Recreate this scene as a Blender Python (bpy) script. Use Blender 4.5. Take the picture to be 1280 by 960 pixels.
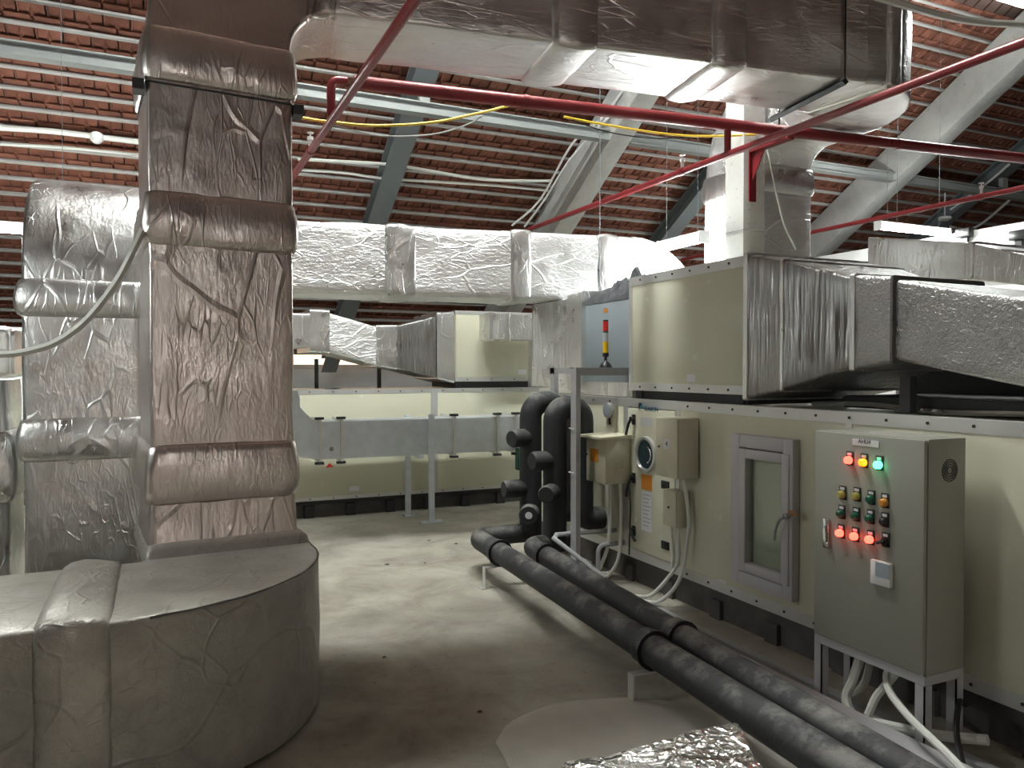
import bpy, bmesh, math, random
from mathutils import Vector, Matrix, noise

random.seed(7)
for _o in list(bpy.data.objects):
    bpy.data.objects.remove(_o)
scene = bpy.context.scene
COL = scene.collection

# ------------------------------------------------------------------ camera, world, exposure
FPX = 965.0                       # focal length in pixels of the 1280 x 960 frame
YAW, PITCH, EYE = math.radians(24.5), math.radians(-1.07), 1.6
cam_data = bpy.data.cameras.new('camera')
cam_data.sensor_width = 36.0
cam_data.lens = 36.0 * FPX / 1280.0
cam_data.clip_start = 0.05
cam = bpy.data.objects.new('camera', cam_data)
COL.objects.link(cam)
cam.location = (0, 0, EYE)
cam.rotation_euler = (math.pi / 2 + PITCH, 0, -YAW)
scene.camera = cam

world = bpy.data.worlds.new('world')
scene.world = world
world.use_nodes = True
_bg = world.node_tree.nodes['Background']
_bg.inputs['Color'].default_value = (1.0, 0.72, 0.48, 1)
_bg.inputs['Strength'].default_value = 1.8
vs = scene.view_settings
vs.view_transform = 'Standard'
vs.look = 'None'
vs.gamma = 1.0
vs.use_curve_mapping = False
vs.exposure = 0.45

LAMP = 1.0                        # common factor on every fluorescent tube

# ------------------------------------------------------------------ pixel -> place
_F = Vector((math.sin(YAW) * math.cos(PITCH), math.cos(YAW) * math.cos(PITCH), math.sin(PITCH)))
_R = Vector((math.cos(YAW), -math.sin(YAW), 0))
_U = _R.cross(_F)
_E = Vector((0, 0, EYE))
def ray(px, py):
    return _F + _R * ((px - 640) / FPX) + _U * ((480 - py) / FPX)
def on_x(px, py, X):
    d = ray(px, py); return _E + d * (X / d.x)
def on_y(px, py, Y):
    d = ray(px, py); return _E + d * (Y / d.y)
def on_z(px, py, Z):
    d = ray(px, py); return _E + d * ((Z - EYE) / d.z)
RH, RS = 10.1, 0.6                # roof underside: z = RH - RS * y
def on_roof(px, py, off=0.0):     # off: vertical distance below the roof underside
    d = ray(px, py); t = (RH - off - EYE) / (d.z + RS * d.y); return _E + d * t
def roof_z(y): return RH - RS * y

# ------------------------------------------------------------------ materials
def new_mat(name):
    m = bpy.data.materials.new(name); m.use_nodes = True
    nt = m.node_tree
    return m, nt, nt.nodes['Principled BSDF']
def N(nt, kind, **kw):
    n = nt.nodes.new(kind)
    for k, v in kw.items():
        if k in n.inputs: n.inputs[k].default_value = v
        else: setattr(n, k, v)
    return n
def coords(nt, scale=(1, 1, 1), kind='pos'):
    mp = N(nt, 'ShaderNodeMapping')
    mp.inputs['Scale'].default_value = scale
    if kind == 'pos':
        g = N(nt, 'ShaderNodeNewGeometry'); nt.links.new(g.outputs['Position'], mp.inputs['Vector'])
    else:
        g = N(nt, 'ShaderNodeTexCoord'); nt.links.new(g.outputs['Object'], mp.inputs['Vector'])
    return mp.outputs['Vector']
def ramp(nt, fac, stops):
    r = N(nt, 'ShaderNodeValToRGB')
    e = r.color_ramp.elements
    while len(e) < len(stops): e.new(0.5)
    for i, (p, c) in enumerate(stops):
        e[i].position = p
        e[i].color = (c[0], c[1], c[2], 1) if not isinstance(c, (int, float)) else (c, c, c, 1)
    nt.links.new(fac, r.inputs['Fac'])
    return r.outputs['Color']
def noise_tex(nt, vec, scale, detail=3, rough=0.55, dist=0.0):
    n = N(nt, 'ShaderNodeTexNoise', Scale=scale, Detail=detail, Roughness=rough, Distortion=dist)
    nt.links.new(vec, n.inputs['Vector']); return n.outputs['Fac']
def math_n(nt, op, a, b=None, clamp=False):
    n = N(nt, 'ShaderNodeMath', operation=op); n.use_clamp = clamp
    for i, v in enumerate((a, b)):
        if v is None: continue
        if isinstance(v, (int, float)): n.inputs[i].default_value = v
        else: nt.links.new(v, n.inputs[i])
    return n.outputs[0]
def bump(nt, height, strength, distance, prev=None):
    b = N(nt, 'ShaderNodeBump', Strength=strength, Distance=distance)
    nt.links.new(height, b.inputs['Height'])
    if prev is not None: nt.links.new(prev, b.inputs['Normal'])
    return b.outputs['Normal']

def painted(name, col, rough=0.4, var=0.06, metal=0.0, bumpy=0.0, scale=2.0, spec=0.5):
    m, nt, b = new_mat(name)
    v = coords(nt)
    f = noise_tex(nt, v, scale, 5, 0.6)
    c = ramp(nt, f, [(0.25, [x * (1 - var) for x in col]), (0.75, [min(1, x * (1 + var)) for x in col])])
    nt.links.new(c, b.inputs['Base Color'])
    r = ramp(nt, noise_tex(nt, v, scale * 4, 4), [(0.2, max(0.03, rough - 0.07)), (0.8, min(1, rough + 0.08))])
    nt.links.new(r, b.inputs['Roughness'])
    b.inputs['Metallic'].default_value = metal
    b.inputs['Specular IOR Level'].default_value = spec
    if bumpy:
        nt.links.new(bump(nt, noise_tex(nt, v, scale * 20, 4), 1.0, bumpy), b.inputs['Normal'])
    return m

def foil(name, col, rough, crease=0.0035, stretch=(1, 1, 1), metal=1.0, dust=None, fine=0.0012, line_w=0.012, lines=2.6, soft_d=0.007, crk=34):
    """crumpled aluminium facing: long wandering creases plus fine crinkle"""
    m, nt, b = new_mat(name)
    oi = N(nt, 'ShaderNodeObjectInfo')
    sh = N(nt, 'ShaderNodeVectorMath', operation='SCALE'); sh.inputs[0].default_value = (7.3, 5.1, 9.7)
    nt.links.new(oi.outputs['Random'], sh.inputs['Scale'])
    geo = N(nt, 'ShaderNodeNewGeometry')
    ad = N(nt, 'ShaderNodeVectorMath', operation='ADD')
    nt.links.new(geo.outputs['Position'], ad.inputs[0]); nt.links.new(sh.outputs[0], ad.inputs[1])
    mpp = N(nt, 'ShaderNodeMapping'); mpp.inputs['Scale'].default_value = stretch
    nt.links.new(ad.outputs[0], mpp.inputs['Vector'])
    v = mpp.outputs['Vector']; vb = ad.outputs[0]
    def cracks(sc, w, lo, hi, msc, seedoff):      # straight branching folds, only in patches
        mp = N(nt, 'ShaderNodeMapping'); mp.inputs['Location'].default_value = (seedoff, -seedoff, seedoff * 0.6)
        nt.links.new(v, mp.inputs['Vector'])
        wob = N(nt, 'ShaderNodeTexNoise', Scale=sc * 0.8, Detail=1.0); nt.links.new(mp.outputs['Vector'], wob.inputs['Vector'])
        mx = N(nt, 'ShaderNodeVectorMath', operation='SCALE'); nt.links.new(wob.outputs['Color'], mx.inputs[0]); mx.inputs['Scale'].default_value = 0.35 / sc * 2
        ad2 = N(nt, 'ShaderNodeVectorMath', operation='ADD'); nt.links.new(mp.outputs['Vector'], ad2.inputs[0]); nt.links.new(mx.outputs[0], ad2.inputs[1])
        vo = N(nt, 'ShaderNodeTexVoronoi', feature='DISTANCE_TO_EDGE', Scale=sc); nt.links.new(ad2.outputs[0], vo.inputs['Vector'])
        ln = math_n(nt, 'SUBTRACT', 1.0, math_n(nt, 'DIVIDE', vo.outputs['Distance'], w, clamp=True), clamp=True)
        return math_n(nt, 'MULTIPLY', ln, ramp(nt, noise_tex(nt, vb, msc, 1, 0.6), [(lo, 0.0), (hi, 1.0)]))
    l1 = cracks(lines, line_w * 2.2, 0.42, 0.58, 2.1, 3.1)
    l2 = cracks(lines * 2.4, line_w * 3.5, 0.46, 0.62, 2.9, 8.3)
    l3 = math_n(nt, 'MULTIPLY', cracks(lines * 6.5, line_w * 6, 0.50, 0.64, 3.6, 17.9), 0.45)
    creases = math_n(nt, 'MAXIMUM', math_n(nt, 'MAXIMUM', l1, l2), l3)
    crinkle = noise_tex(nt, v, crk, 2, 0.7, 0.4)
    soft = noise_tex(nt, vb, 5, 3, 0.5, 0.3)
    n0 = bump(nt, soft, 1.0, soft_d)
    n1 = bump(nt, crinkle, 1.0, fine * 2.2, n0)
    n2 = bump(nt, creases, 1.0, crease, n1)
    nt.links.new(n2, b.inputs['Normal'])
    c = ramp(nt, noise_tex(nt, vb, 3.0, 5, 0.65), [(0.25, [x * 0.82 for x in col]), (0.7, col)])
    if dust:
        dm = ramp(nt, noise_tex(nt, vb, 2.2, 6, 0.7), [(0.35, 0.35), (0.65, 1.0)])
        mx = N(nt, 'ShaderNodeMix', data_type='RGBA')
        nt.links.new(dm, mx.inputs['Factor']); nt.links.new(c, mx.inputs['A'])
        mx.inputs['B'].default_value = (*dust, 1)
        c = mx.outputs['Result']
        sx = N(nt, 'ShaderNodeSeparateXYZ'); nt.links.new(geo.outputs['Normal'], sx.inputs[0])       # dust on upward faces, painted paler to stand in for light from above
        dust_lit = math_n(nt, 'MULTIPLY', ramp(nt, sx.outputs['Z'], [(0.55, 0.0), (0.9, 1.0)]), ramp(nt, noise_tex(nt, vb, 6.0, 3, 0.7), [(0.3, 0.45), (0.6, 1.0)]))
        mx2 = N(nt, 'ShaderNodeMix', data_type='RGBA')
        nt.links.new(dust_lit, mx2.inputs['Factor']); nt.links.new(c, mx2.inputs['A']); mx2.inputs['B'].default_value = (0.50, 0.475, 0.42, 1)
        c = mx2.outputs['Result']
        nt.links.new(math_n(nt, 'MULTIPLY', math_n(nt, 'SUBTRACT', 1.0, math_n(nt, 'MAXIMUM', dm, dust_lit)), metal), b.inputs['Metallic'])
    else:
        b.inputs['Metallic'].default_value = metal
    nt.links.new(c, b.inputs['Base Color'])
    r = ramp(nt, noise_tex(nt, vb, 7, 4), [(0.25, max(0.05, rough - 0.1)), (0.75, min(1, rough + 0.12))])
    nt.links.new(r, b.inputs['Roughness'])
    return m

def emissive(name, col, strength, base=(0.8, 0.8, 0.8)):
    m, nt, b = new_mat(name)
    b.inputs['Base Color'].default_value = (*base, 1)
    b.inputs['Emission Color'].default_value = (*col, 1)
    b.inputs['Emission Strength'].default_value = strength
    return m

M = {}
M['foil'] = foil('foil_silver', (0.84, 0.84, 0.83), 0.34, stretch=(1, 1, 0.35), lines=3.2)
M['foil_h'] = foil('foil_silver_long', (0.97, 0.97, 0.97), 0.45, crease=0.004, stretch=(0.45, 1, 1.2), fine=0.004, lines=3.2)
M['foil_brown'] = foil('foil_warm', (0.78, 0.72, 0.69), 0.36, crease=0.0036, stretch=(1, 1, 0.30), lines=3.0)
M['foil_brown_h'] = foil('foil_warm_long', (0.88, 0.85, 0.85), 0.36, crease=0.003, stretch=(0.25, 1, 1.4), lines=3.6)
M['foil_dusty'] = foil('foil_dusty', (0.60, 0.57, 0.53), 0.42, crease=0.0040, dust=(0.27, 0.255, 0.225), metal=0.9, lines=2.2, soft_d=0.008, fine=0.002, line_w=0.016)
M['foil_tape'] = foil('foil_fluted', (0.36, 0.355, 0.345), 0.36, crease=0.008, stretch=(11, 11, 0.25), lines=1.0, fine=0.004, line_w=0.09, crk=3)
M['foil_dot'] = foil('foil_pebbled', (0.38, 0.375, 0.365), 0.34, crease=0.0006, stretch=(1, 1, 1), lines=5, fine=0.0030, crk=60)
M['foil_flute'] = foil('foil_bright_fluted', (0.86, 0.86, 0.86), 0.30, crease=0.010, stretch=(9, 9, 0.3), lines=1.0, fine=0.006, line_w=0.10, crk=3, soft_d=0.015)
M['foil_crumpled'] = foil('foil_crumpled', (0.88, 0.88, 0.86), 0.20, crease=0.010, stretch=(1, 1, 1), lines=7.0, line_w=0.045, fine=0.004, soft_d=0.02)
M['cream'] = painted('cream_panel', (0.64, 0.63, 0.49), 0.22, 0.03, spec=0.6)
M['cream_box'] = painted('cream_box', (0.58, 0.55, 0.42), 0.4, 0.03)
M['cabinet'] = painted('cabinet_grey', (0.30, 0.30, 0.255), 0.42, 0.03)
M['alu'] = painted('aluminium_frame', (0.66, 0.66, 0.64), 0.38, 0.05, metal=0.6)
M['galv'] = painted('galvanised', (0.66, 0.71, 0.75), 0.42, 0.10, metal=0.55, scale=9)
M['angle'] = painted('grey_angle', (0.42, 0.42, 0.43), 0.5, 0.06)
M['dark'] = painted('dark_steel', (0.03, 0.03, 0.032), 0.6, 0.2)
M['base'] = painted('dusty_base', (0.10, 0.095, 0.088), 0.85, 0.35, scale=6, bumpy=0.004)
M['rubber'] = painted('black_insulation', (0.022, 0.023, 0.026), 0.62, 0.25, scale=8, bumpy=0.002)
M['black'] = painted('black_plastic', (0.012, 0.012, 0.013), 0.35, 0.1)
M['red'] = painted('red_pipe', (0.21, 0.020, 0.024), 0.32, 0.12, scale=5)
M['white'] = painted('white_plastic', (0.74, 0.74, 0.73), 0.35, 0.03)
M['upvc'] = painted('window_upvc', (0.56, 0.55, 0.57), 0.35, 0.03)
M['conduit'] = painted('white_conduit', (0.66, 0.67, 0.62), 0.45, 0.04)
M['greypipe'] = painted('grey_pipe', (0.36, 0.37, 0.38), 0.5, 0.08)
M['steel'] = painted('roof_steel', (0.29, 0.305, 0.295), 0.55, 0.10)
M['steel_dark'] = painted('rafter_steel', (0.17, 0.19, 0.20), 0.55, 0.12)
M['batten'] = painted('batten_steel', (0.40, 0.39, 0.375), 0.6, 0.12)
M['greypaint'] = painted('grey_canvas', (0.30, 0.35, 0.38), 0.6, 0.05)
M['cloth'] = painted('grey_cloth', (0.075, 0.08, 0.085), 0.9, 0.3, scale=12)
M['paper'] = painted('label_paper', (0.72, 0.72, 0.74), 0.7, 0.04)
M['orange'] = painted('orange_label', (0.70, 0.27, 0.03), 0.6, 0.08)
M['ink'] = painted('ink', (0.03, 0.03, 0.035), 0.6, 0.05)
M['blue'] = painted('logo_blue', (0.01, 0.10, 0.22), 0.4, 0.05)
M['cyan'] = painted('logo_cyan', (0.03, 0.35, 0.55), 0.4, 0.05)
M['yellow'] = painted('yellow_lens', (0.85, 0.55, 0.02), 0.25, 0.05)
M['redlens'] = painted('red_lens', (0.75, 0.04, 0.03), 0.25, 0.05)
M['clear'] = painted('clear_lens', (0.55, 0.58, 0.60), 0.2, 0.05)
M['green'] = painted('green_button', (0.01, 0.10, 0.06), 0.3, 0.05)
M['dullyellow'] = painted('dull_yellow_button', (0.42, 0.36, 0.10), 0.35, 0.05)
M['wallwhite'] = painted('white_wall', (0.72, 0.72, 0.71), 0.8, 0.05)
M['bounce_brown'] = painted('brown_bounce', (0.45, 0.315, 0.26), 0.85, 0.15, scale=3)  # colour of the added rear wall, chosen for the riser's warm reflection
M['wallgrey'] = painted('grey_wall', (0.30, 0.31, 0.31), 0.9, 0.12)
M['yellowwire'] = painted('yellow_wire', (0.75, 0.52, 0.04), 0.5, 0.05)
M['greywire'] = painted('grey_wire', (0.36, 0.36, 0.34), 0.6, 0.05)
M['tape'] = painted('brown_tape', (0.40, 0.22, 0.09), 0.5, 0.05)
M['chrome'] = painted('chrome', (0.80, 0.80, 0.80), 0.15, 0.03, metal=1.0)
M['patch'] = painted('cement_patch', (0.43, 0.405, 0.355), 0.85, 0.08, scale=7, bumpy=0.002)
M['lamp_red'] = emissive('lit_red', (1.0, 0.05, 0.03), 6.0, (0.6, 0.05, 0.04))
M['lamp_amber'] = emissive('lit_amber', (1.0, 0.17, 0.004), 2.6, (0.7, 0.35, 0.04))
M['lamp_green'] = emissive('lit_green', (0.05, 1.0, 0.35), 6.0, (0.05, 0.6, 0.3))
M['tube'] = emissive('fluorescent_tube', (0.95, 1.0, 0.97), 230.0 * LAMP)

# terracotta, concrete, floor
def make_terracotta():
    m, nt, b = new_mat('terracotta')
    v = coords(nt)
    g = N(nt, 'ShaderNodeObjectInfo')
    f = noise_tex(nt, v, 4.5, 4, 0.7)
    f2 = math_n(nt, 'ADD', f, math_n(nt, 'MULTIPLY', math_n(nt, 'SUBTRACT', g.outputs['Random'], 0.5), 0.25))
    c = ramp(nt, f2, [(0.2, (0.13, 0.048, 0.031)), (0.5, (0.225, 0.083, 0.053)), (0.8, (0.32, 0.13, 0.085))])
    nt.links.new(c, b.inputs['Base Color']); b.inputs['Roughness'].default_value = 0.8
    nt.links.new(bump(nt, noise_tex(nt, v, 40, 3), 0.6, 0.003), b.inputs['Normal'])
    return m
M['tile'] = make_terracotta()
def make_deck():
    m, nt, b = new_mat('tile_roof_far')
    v = coords(nt)
    br = N(nt, 'ShaderNodeTexBrick', Scale=1.0)
    br.inputs['Color1'].default_value = (0.25, 0.17, 0.145, 1); br.inputs['Color2'].default_value = (0.19, 0.13, 0.11, 1)
    br.inputs['Mortar'].default_value = (0.08, 0.03, 0.02, 1)
    br.inputs['Brick Width'].default_value = 0.2; br.inputs['Row Height'].default_value = 0.23; br.inputs['Mortar Size'].default_value = 0.018
    nt.links.new(v, br.inputs['Vector'])
    nt.links.new(br.outputs['Color'], b.inputs['Base Color']); b.inputs['Roughness'].default_value = 0.85
    return m
M['deck'] = make_deck()
def make_concrete(name, c1, c2, c3, scale=1.2):
    m, nt, b = new_mat(name)
    v = coords(nt)
    f = noise_tex(nt, v, scale, 8, 0.65, 0.4)
    c = ramp(nt, f, [(0.28, c1), (0.5, c2), (0.72, c3)])
    sp = ramp(nt, noise_tex(nt, v, 22, 3, 0.6), [(0.28, 0.45), (0.36, 1.0)])
    mx = N(nt, 'ShaderNodeMix', data_type='RGBA', blend_type='MULTIPLY'); mx.inputs['Factor'].default_value = 0.6
    nt.links.new(c, mx.inputs['A']); nt.links.new(sp, mx.inputs['B'])
    nt.links.new(mx.outputs['Result'], b.inputs['Base Color'])
    b.inputs['Roughness'].default_value = 0.82
    nt.links.new(bump(nt, noise_tex(nt, v, 30, 8, 0.75), 0.8, 0.006), b.inputs['Normal'])
    return m
M['floor'] = make_concrete('concrete_floor', (0.19, 0.172, 0.138), (0.335, 0.312, 0.258), (0.455, 0.43, 0.37), 1.9)
M['concrete'] = make_concrete('concrete_beam', (0.38, 0.38, 0.37), (0.50, 0.50, 0.48), (0.58, 0.58, 0.56), 1.8)
M['column'] = make_concrete('column_paint', (0.60, 0.60, 0.57), (0.68, 0.68, 0.65), (0.72, 0.72, 0.70), 2.5)
def make_glass():
    m, nt, b = new_mat('pane_glass')
    tr = N(nt, 'ShaderNodeBsdfTransparent'); tr.inputs['Color'].default_value = (0.90, 0.93, 0.92, 1)
    gl = N(nt, 'ShaderNodeBsdfGlossy', Roughness=0.04)
    mx = N(nt, 'ShaderNodeMixShader'); mx.inputs[0].default_value = 0.05
    nt.links.new(tr.outputs[0], mx.inputs[1]); nt.links.new(gl.outputs[0], mx.inputs[2])
    nt.links.new(mx.outputs[0], nt.nodes['Material Output'].inputs['Surface'])
    return m
def make_rubber():
    m, nt, b = new_mat('dusty_insulation')
    v = coords(nt)
    g = N(nt, 'ShaderNodeNewGeometry'); sx = N(nt, 'ShaderNodeSeparateXYZ'); nt.links.new(g.outputs['Normal'], sx.inputs[0])
    up = ramp(nt, sx.outputs['Z'], [(0.2, 0.0), (0.85, 1.0)])
    d_ = ramp(nt, noise_tex(nt, v, 3.5, 6, 0.7), [(0.46, 0.12), (0.60, 1.0)])
    f = math_n(nt, 'MULTIPLY', up, d_)
    c = ramp(nt, f, [(0.0, (0.020, 0.021, 0.024)), (1.0, (0.19, 0.185, 0.17))])
    nt.links.new(c, b.inputs['Base Color']); b.inputs['Roughness'].default_value = 0.7
    nt.links.new(bump(nt, noise_tex(nt, v, 50, 4), 1.0, 0.002), b.inputs['Normal'])
    return m
M['rubber'] = make_rubber()
M['porthole'] = painted('porthole_blue', (0.035, 0.07, 0.10), 0.12, 0.05, metal=0.3)
M['glass'] = make_glass()

# ------------------------------------------------------------------ objects
ROOT = {}
def V(*a): return Vector(a if len(a) > 1 else a[0])
def tag(o, label, cat, group=None, kind=None):
    o['label'] = label; o['category'] = cat
    if group: o['group'] = group
    if kind: o['kind'] = kind
    return o
def thing(name, label, cat, loc, group=None):
    o = bpy.data.objects.new(name, None); COL.objects.link(o)
    o.empty_display_size = 0.1
    o.location = loc; ROOT[o.name] = Vector(loc)
    return tag(o, label, cat, group)

class MB:
    def __init__(s): s.v = []; s.f = []
    def add(s, vs_, fs_):
        k = len(s.v); s.v += [Vector(p) for p in vs_]; s.f += [tuple(i + k for i in f) for f in fs_]; return s
    def box(s, a, b, M4=None):
        x0, x1 = sorted((a[0], b[0])); y0, y1 = sorted((a[1], b[1])); z0, z1 = sorted((a[2], b[2]))
        p = [(x0, y0, z0), (x1, y0, z0), (x1, y1, z0), (x0, y1, z0), (x0, y0, z1), (x1, y0, z1), (x1, y1, z1), (x0, y1, z1)]
        if M4 is not None: p = [M4 @ Vector(q) for q in p]
        return s.add(p, [(0, 3, 2, 1), (4, 5, 6, 7), (0, 1, 5, 4), (1, 2, 6, 5), (2, 3, 7, 6), (3, 0, 4, 7)])
    def hexa(s, p):               # 8 corners, bottom ring then top ring
        return s.add(p, [(0, 3, 2, 1), (4, 5, 6, 7), (0, 1, 5, 4), (1, 2, 6, 5), (2, 3, 7, 6), (3, 0, 4, 7)])
    def tube(s, path, r, n=10, caps=True):
        P = [Vector(p) for p in path]; R_ = r if isinstance(r, (list, tuple)) else [r] * len(P)
        T = []
        for i in range(len(P)):
            a = P[max(0, i - 1)]; b = P[min(len(P) - 1, i + 1)]; T.append((b - a).normalized())
        up = Vector((0, 0, 1)) if abs(T[0].z) < 0.9 else Vector((1, 0, 0))
        u = T[0].cross(up).normalized(); rings = []
        for i, p in enumerate(P):
            u = (u - T[i] * u.dot(T[i])).normalized(); w = T[i].cross(u)
            rings.append([p + (u * math.cos(k * 2 * math.pi / n) + w * math.sin(k * 2 * math.pi / n)) * R_[i] for k in range(n)])
        return s.loft(rings, caps)
    def loft(s, rings, caps=True):
        n = len(rings[0]); k = len(s.v)
        vs_ = [p for r in rings for p in r]; fs_ = []
        for i in range(len(rings) - 1):
            for j in range(n):
                a = i * n + j; b = i * n + (j + 1) % n
                fs_.append((a, b, b + n, a + n))
        if caps:
            fs_.append(tuple(reversed(range(n)))); fs_.append(tuple(range((len(rings) - 1) * n, len(rings) * n)))
        return s.add(vs_, fs_)
    def prism(s, poly, z0, z1):
        n = len(poly)
        return s.loft([[Vector((p[0], p[1], z0)) for p in poly], [Vector((p[0], p[1], z1)) for p in poly]])
    def disc(s, c, axis, r, t, n=20):
        a = Vector(axis).normalized()
        return s.tube([Vector(c), Vector(c) + a * t], r, n)
    def build(s, name, mat, parent=None, smooth=False, bevel=0.0, kind=None, angle=40, seg=2):
        me = bpy.data.meshes.new(name)
        if parent is not None: loc = ROOT[parent.name]
        else:
            lo = Vector([min(p[i] for p in s.v) for i in range(3)]); hi = Vector([max(p[i] for p in s.v) for i in range(3)])
            loc = Vector(((lo.x + hi.x) / 2, (lo.y + hi.y) / 2, lo.z))
        me.from_pydata([p - loc for p in s.v], [], s.f)
        bm = bmesh.new(); bm.from_mesh(me)
        bmesh.ops.recalc_face_normals(bm, faces=bm.faces)
        if bevel:
            ed = [e for e in bm.edges if len(e.link_faces) == 2 and e.calc_face_angle(0) > 0.6]
            bmesh.ops.bevel(bm, geom=ed, offset=bevel, segments=seg, affect='EDGES', profile=0.5)
        bm.to_mesh(me); bm.free()
        if smooth or bevel:
            me.polygons.foreach_set('use_smooth', [True] * len(me.polygons))
            me.set_sharp_from_angle(angle=math.radians(angle))
        me.materials.append(M[mat])
        o = bpy.data.objects.new(name, me); COL.objects.link(o)
        if parent is not None:
            o.parent = parent
        else:
            o.location = loc
        ROOT[o.name] = loc
        if kind: o['kind'] = kind
        return o
def copy_part(src, parent, offset):           # copy of a part, shifted in place, sharing its mesh
    c = src.copy(); COL.objects.link(c); c.parent = parent; c.location = src.location + Vector(offset)
    ROOT[c.name] = ROOT[src.name]
    return c

def arc(c, a, b, r, t0, t1, n):               # points on an arc in the plane of unit vectors a, b
    return [Vector(c) + (Vector(a) * math.cos(t0 + (t1 - t0) * i / n) + Vector(b) * math.sin(t0 + (t1 - t0) * i / n)) * r for i in range(n + 1)]
def bend(pts, r, n=6):                        # polyline with rounded corners
    P = [Vector(p) for p in pts]; out = [P[0]]
    for i in range(1, len(P) - 1):
        a = (P[i - 1] - P[i]); b = (P[i + 1] - P[i]); la, lb = a.length, b.length
        a.normalize(); b.normalize(); ang = a.angle(b)
        if ang > math.pi - 0.02: out.append(P[i]); continue
        t = min(r / math.tan(ang / 2), la * 0.49, lb * 0.49); rr = t * math.tan(ang / 2)
        c = P[i] + (a + b).normalized() * (rr / math.sin(ang / 2))
        s0 = P[i] + a * t - c; s1 = P[i] + b * t - c; tot = s0.angle(s1); ax = s0.cross(s1).normalized()
        for k in range(n + 1):
            out.append(c + Matrix.Rotation(tot * k / n, 3, ax) @ s0)
    out.append(P[-1]); return out
def smooth_path(pts, n=8):                    # Catmull-Rom
    P = [Vector(p) for p in pts]; P = [P[0] * 2 - P[1]] + P + [P[-1] * 2 - P[-2]]; out = []
    for i in range(1, len(P) - 2):
        for k in range(n):
            t = k / n
            out.append(0.5 * ((2 * P[i]) + (P[i + 1] - P[i - 1]) * t + (2 * P[i - 1] - 5 * P[i] + 4 * P[i + 1] - P[i + 2]) * t * t + (3 * P[i] - P[i - 1] - 3 * P[i + 1] + P[i + 2]) * t ** 3))
    out.append(P[-2]); return out

# rectangular duct: specs are (centre, u, v, width along u, height along v)
def ring(c, u, v, w, h, rc, ks):
    pts = []; rc = min(rc, w * 0.45, h * 0.45)
    cs = [(1, 1, 0), (-1, 1, 90), (-1, -1, 180), (1, -1, 270)]
    for q, (sx, sy, a0) in enumerate(cs):
        cx, cy = sx * (w / 2 - rc), sy * (h / 2 - rc)
        for k in range(4):
            a = math.radians(a0 + 30 * k); pts.append((cx + rc * math.cos(a), cy + rc * math.sin(a)))
        nx = cs[(q + 1) % 4]; ex, ey = nx[0] * (w / 2 - rc), nx[1] * (h / 2 - rc)
        a = math.radians(a0 + 90); p0 = Vector((cx + rc * math.cos(a), cy + rc * math.sin(a))); p1 = Vector((ex + rc * math.cos(a), ey + rc * math.sin(a)))
        for k in range(1, ks): pts.append(tuple(p0.lerp(p1, k / ks)))
    return [Vector(c) + Vector(u) * x + Vector(v) * y for x, y in pts]
def duct(name, mat, parent, specs, step=0.08, amp=0.005, rc=0.03, ks=8, freq=4.0, build=True, kind=None, sharp=60):
    specs = [(Vector(c), Vector(u).normalized(), Vector(v).normalized(), w, h) for c, u, v, w, h in specs]
    rings = []
    for i in range(len(specs) - 1):
        a, b = specs[i], specs[i + 1]; L = (b[0] - a[0]).length; n = max(1, int(round(L / step)))
        for k in range(n + (i == len(specs) - 2)):
            t = k / n
            r_ = ring(a[0].lerp(b[0], t), a[1].lerp(b[1], t).normalized(), a[2].lerp(b[2], t).normalized(), a[3] + (b[3] - a[3]) * t, a[4] + (b[4] - a[4]) * t, rc, ks)
            c = a[0].lerp(b[0], t)
            if amp:
                r_ = [p + (p - c).normalized() * (amp * noise.noise(p * freq) + amp * 0.4 * noise.noise(p * freq * 3.3)) for p in r_]
            rings.append(r_)
    mb = MB(); mb.loft(rings)
    if not build: return mb
    return mb.build(name, mat, parent, smooth=True, angle=sharp, kind=kind)
def band(name, mat, parent, c, d, u, v, w, h, length, bulge, amp=0.006):     # puffed wrap over a duct joint
    c, d = Vector(c), Vector(d).normalized(); sp = []
    for t, k in ((0, -0.02), (0.05, 0.5), (0.16, 0.82), (0.38, 1.0), (0.62, 0.92), (0.84, 0.62), (0.95, 0.42), (1, -0.02)):
        sp.append((c + d * ((t - 0.5) * length), u, v, w + 2 * bulge * k, h + 2 * bulge * k))
    return duct(name, mat, parent, sp, step=0.04, amp=amp * 1.3, rc=0.04, freq=7)

def text_mesh(txt, size, depth=0.0008):
    cu = bpy.data.curves.new('lettering', 'FONT'); cu.body = txt; cu.size = size; cu.extrude = depth
    cu.align_x = 'CENTER'; cu.align_y = 'CENTER'
    o = bpy.data.objects.new('lettering', cu); COL.objects.link(o)
    bpy.context.view_layer.update()
    me = bpy.data.meshes.new_from_object(o)
    bpy.data.objects.remove(o); bpy.data.curves.remove(cu)
    return me
def lettering(name, txt, size, pos, right, up, mat, parent):
    me = text_mesh(txt, size); me.materials.append(M[mat]); me.name = name
    r_, u_ = Vector(right).normalized(), Vector(up).normalized(); n_ = r_.cross(u_)
    m4 = Matrix((r_, u_, n_)).transposed().to_4x4(); m4.translation = Vector(pos) - ROOT[parent.name]
    me.transform(m4)
    o = bpy.data.objects.new(name, me); COL.objects.link(o); o.parent = parent; ROOT[o.name] = ROOT[parent.name]
    return o

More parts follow.
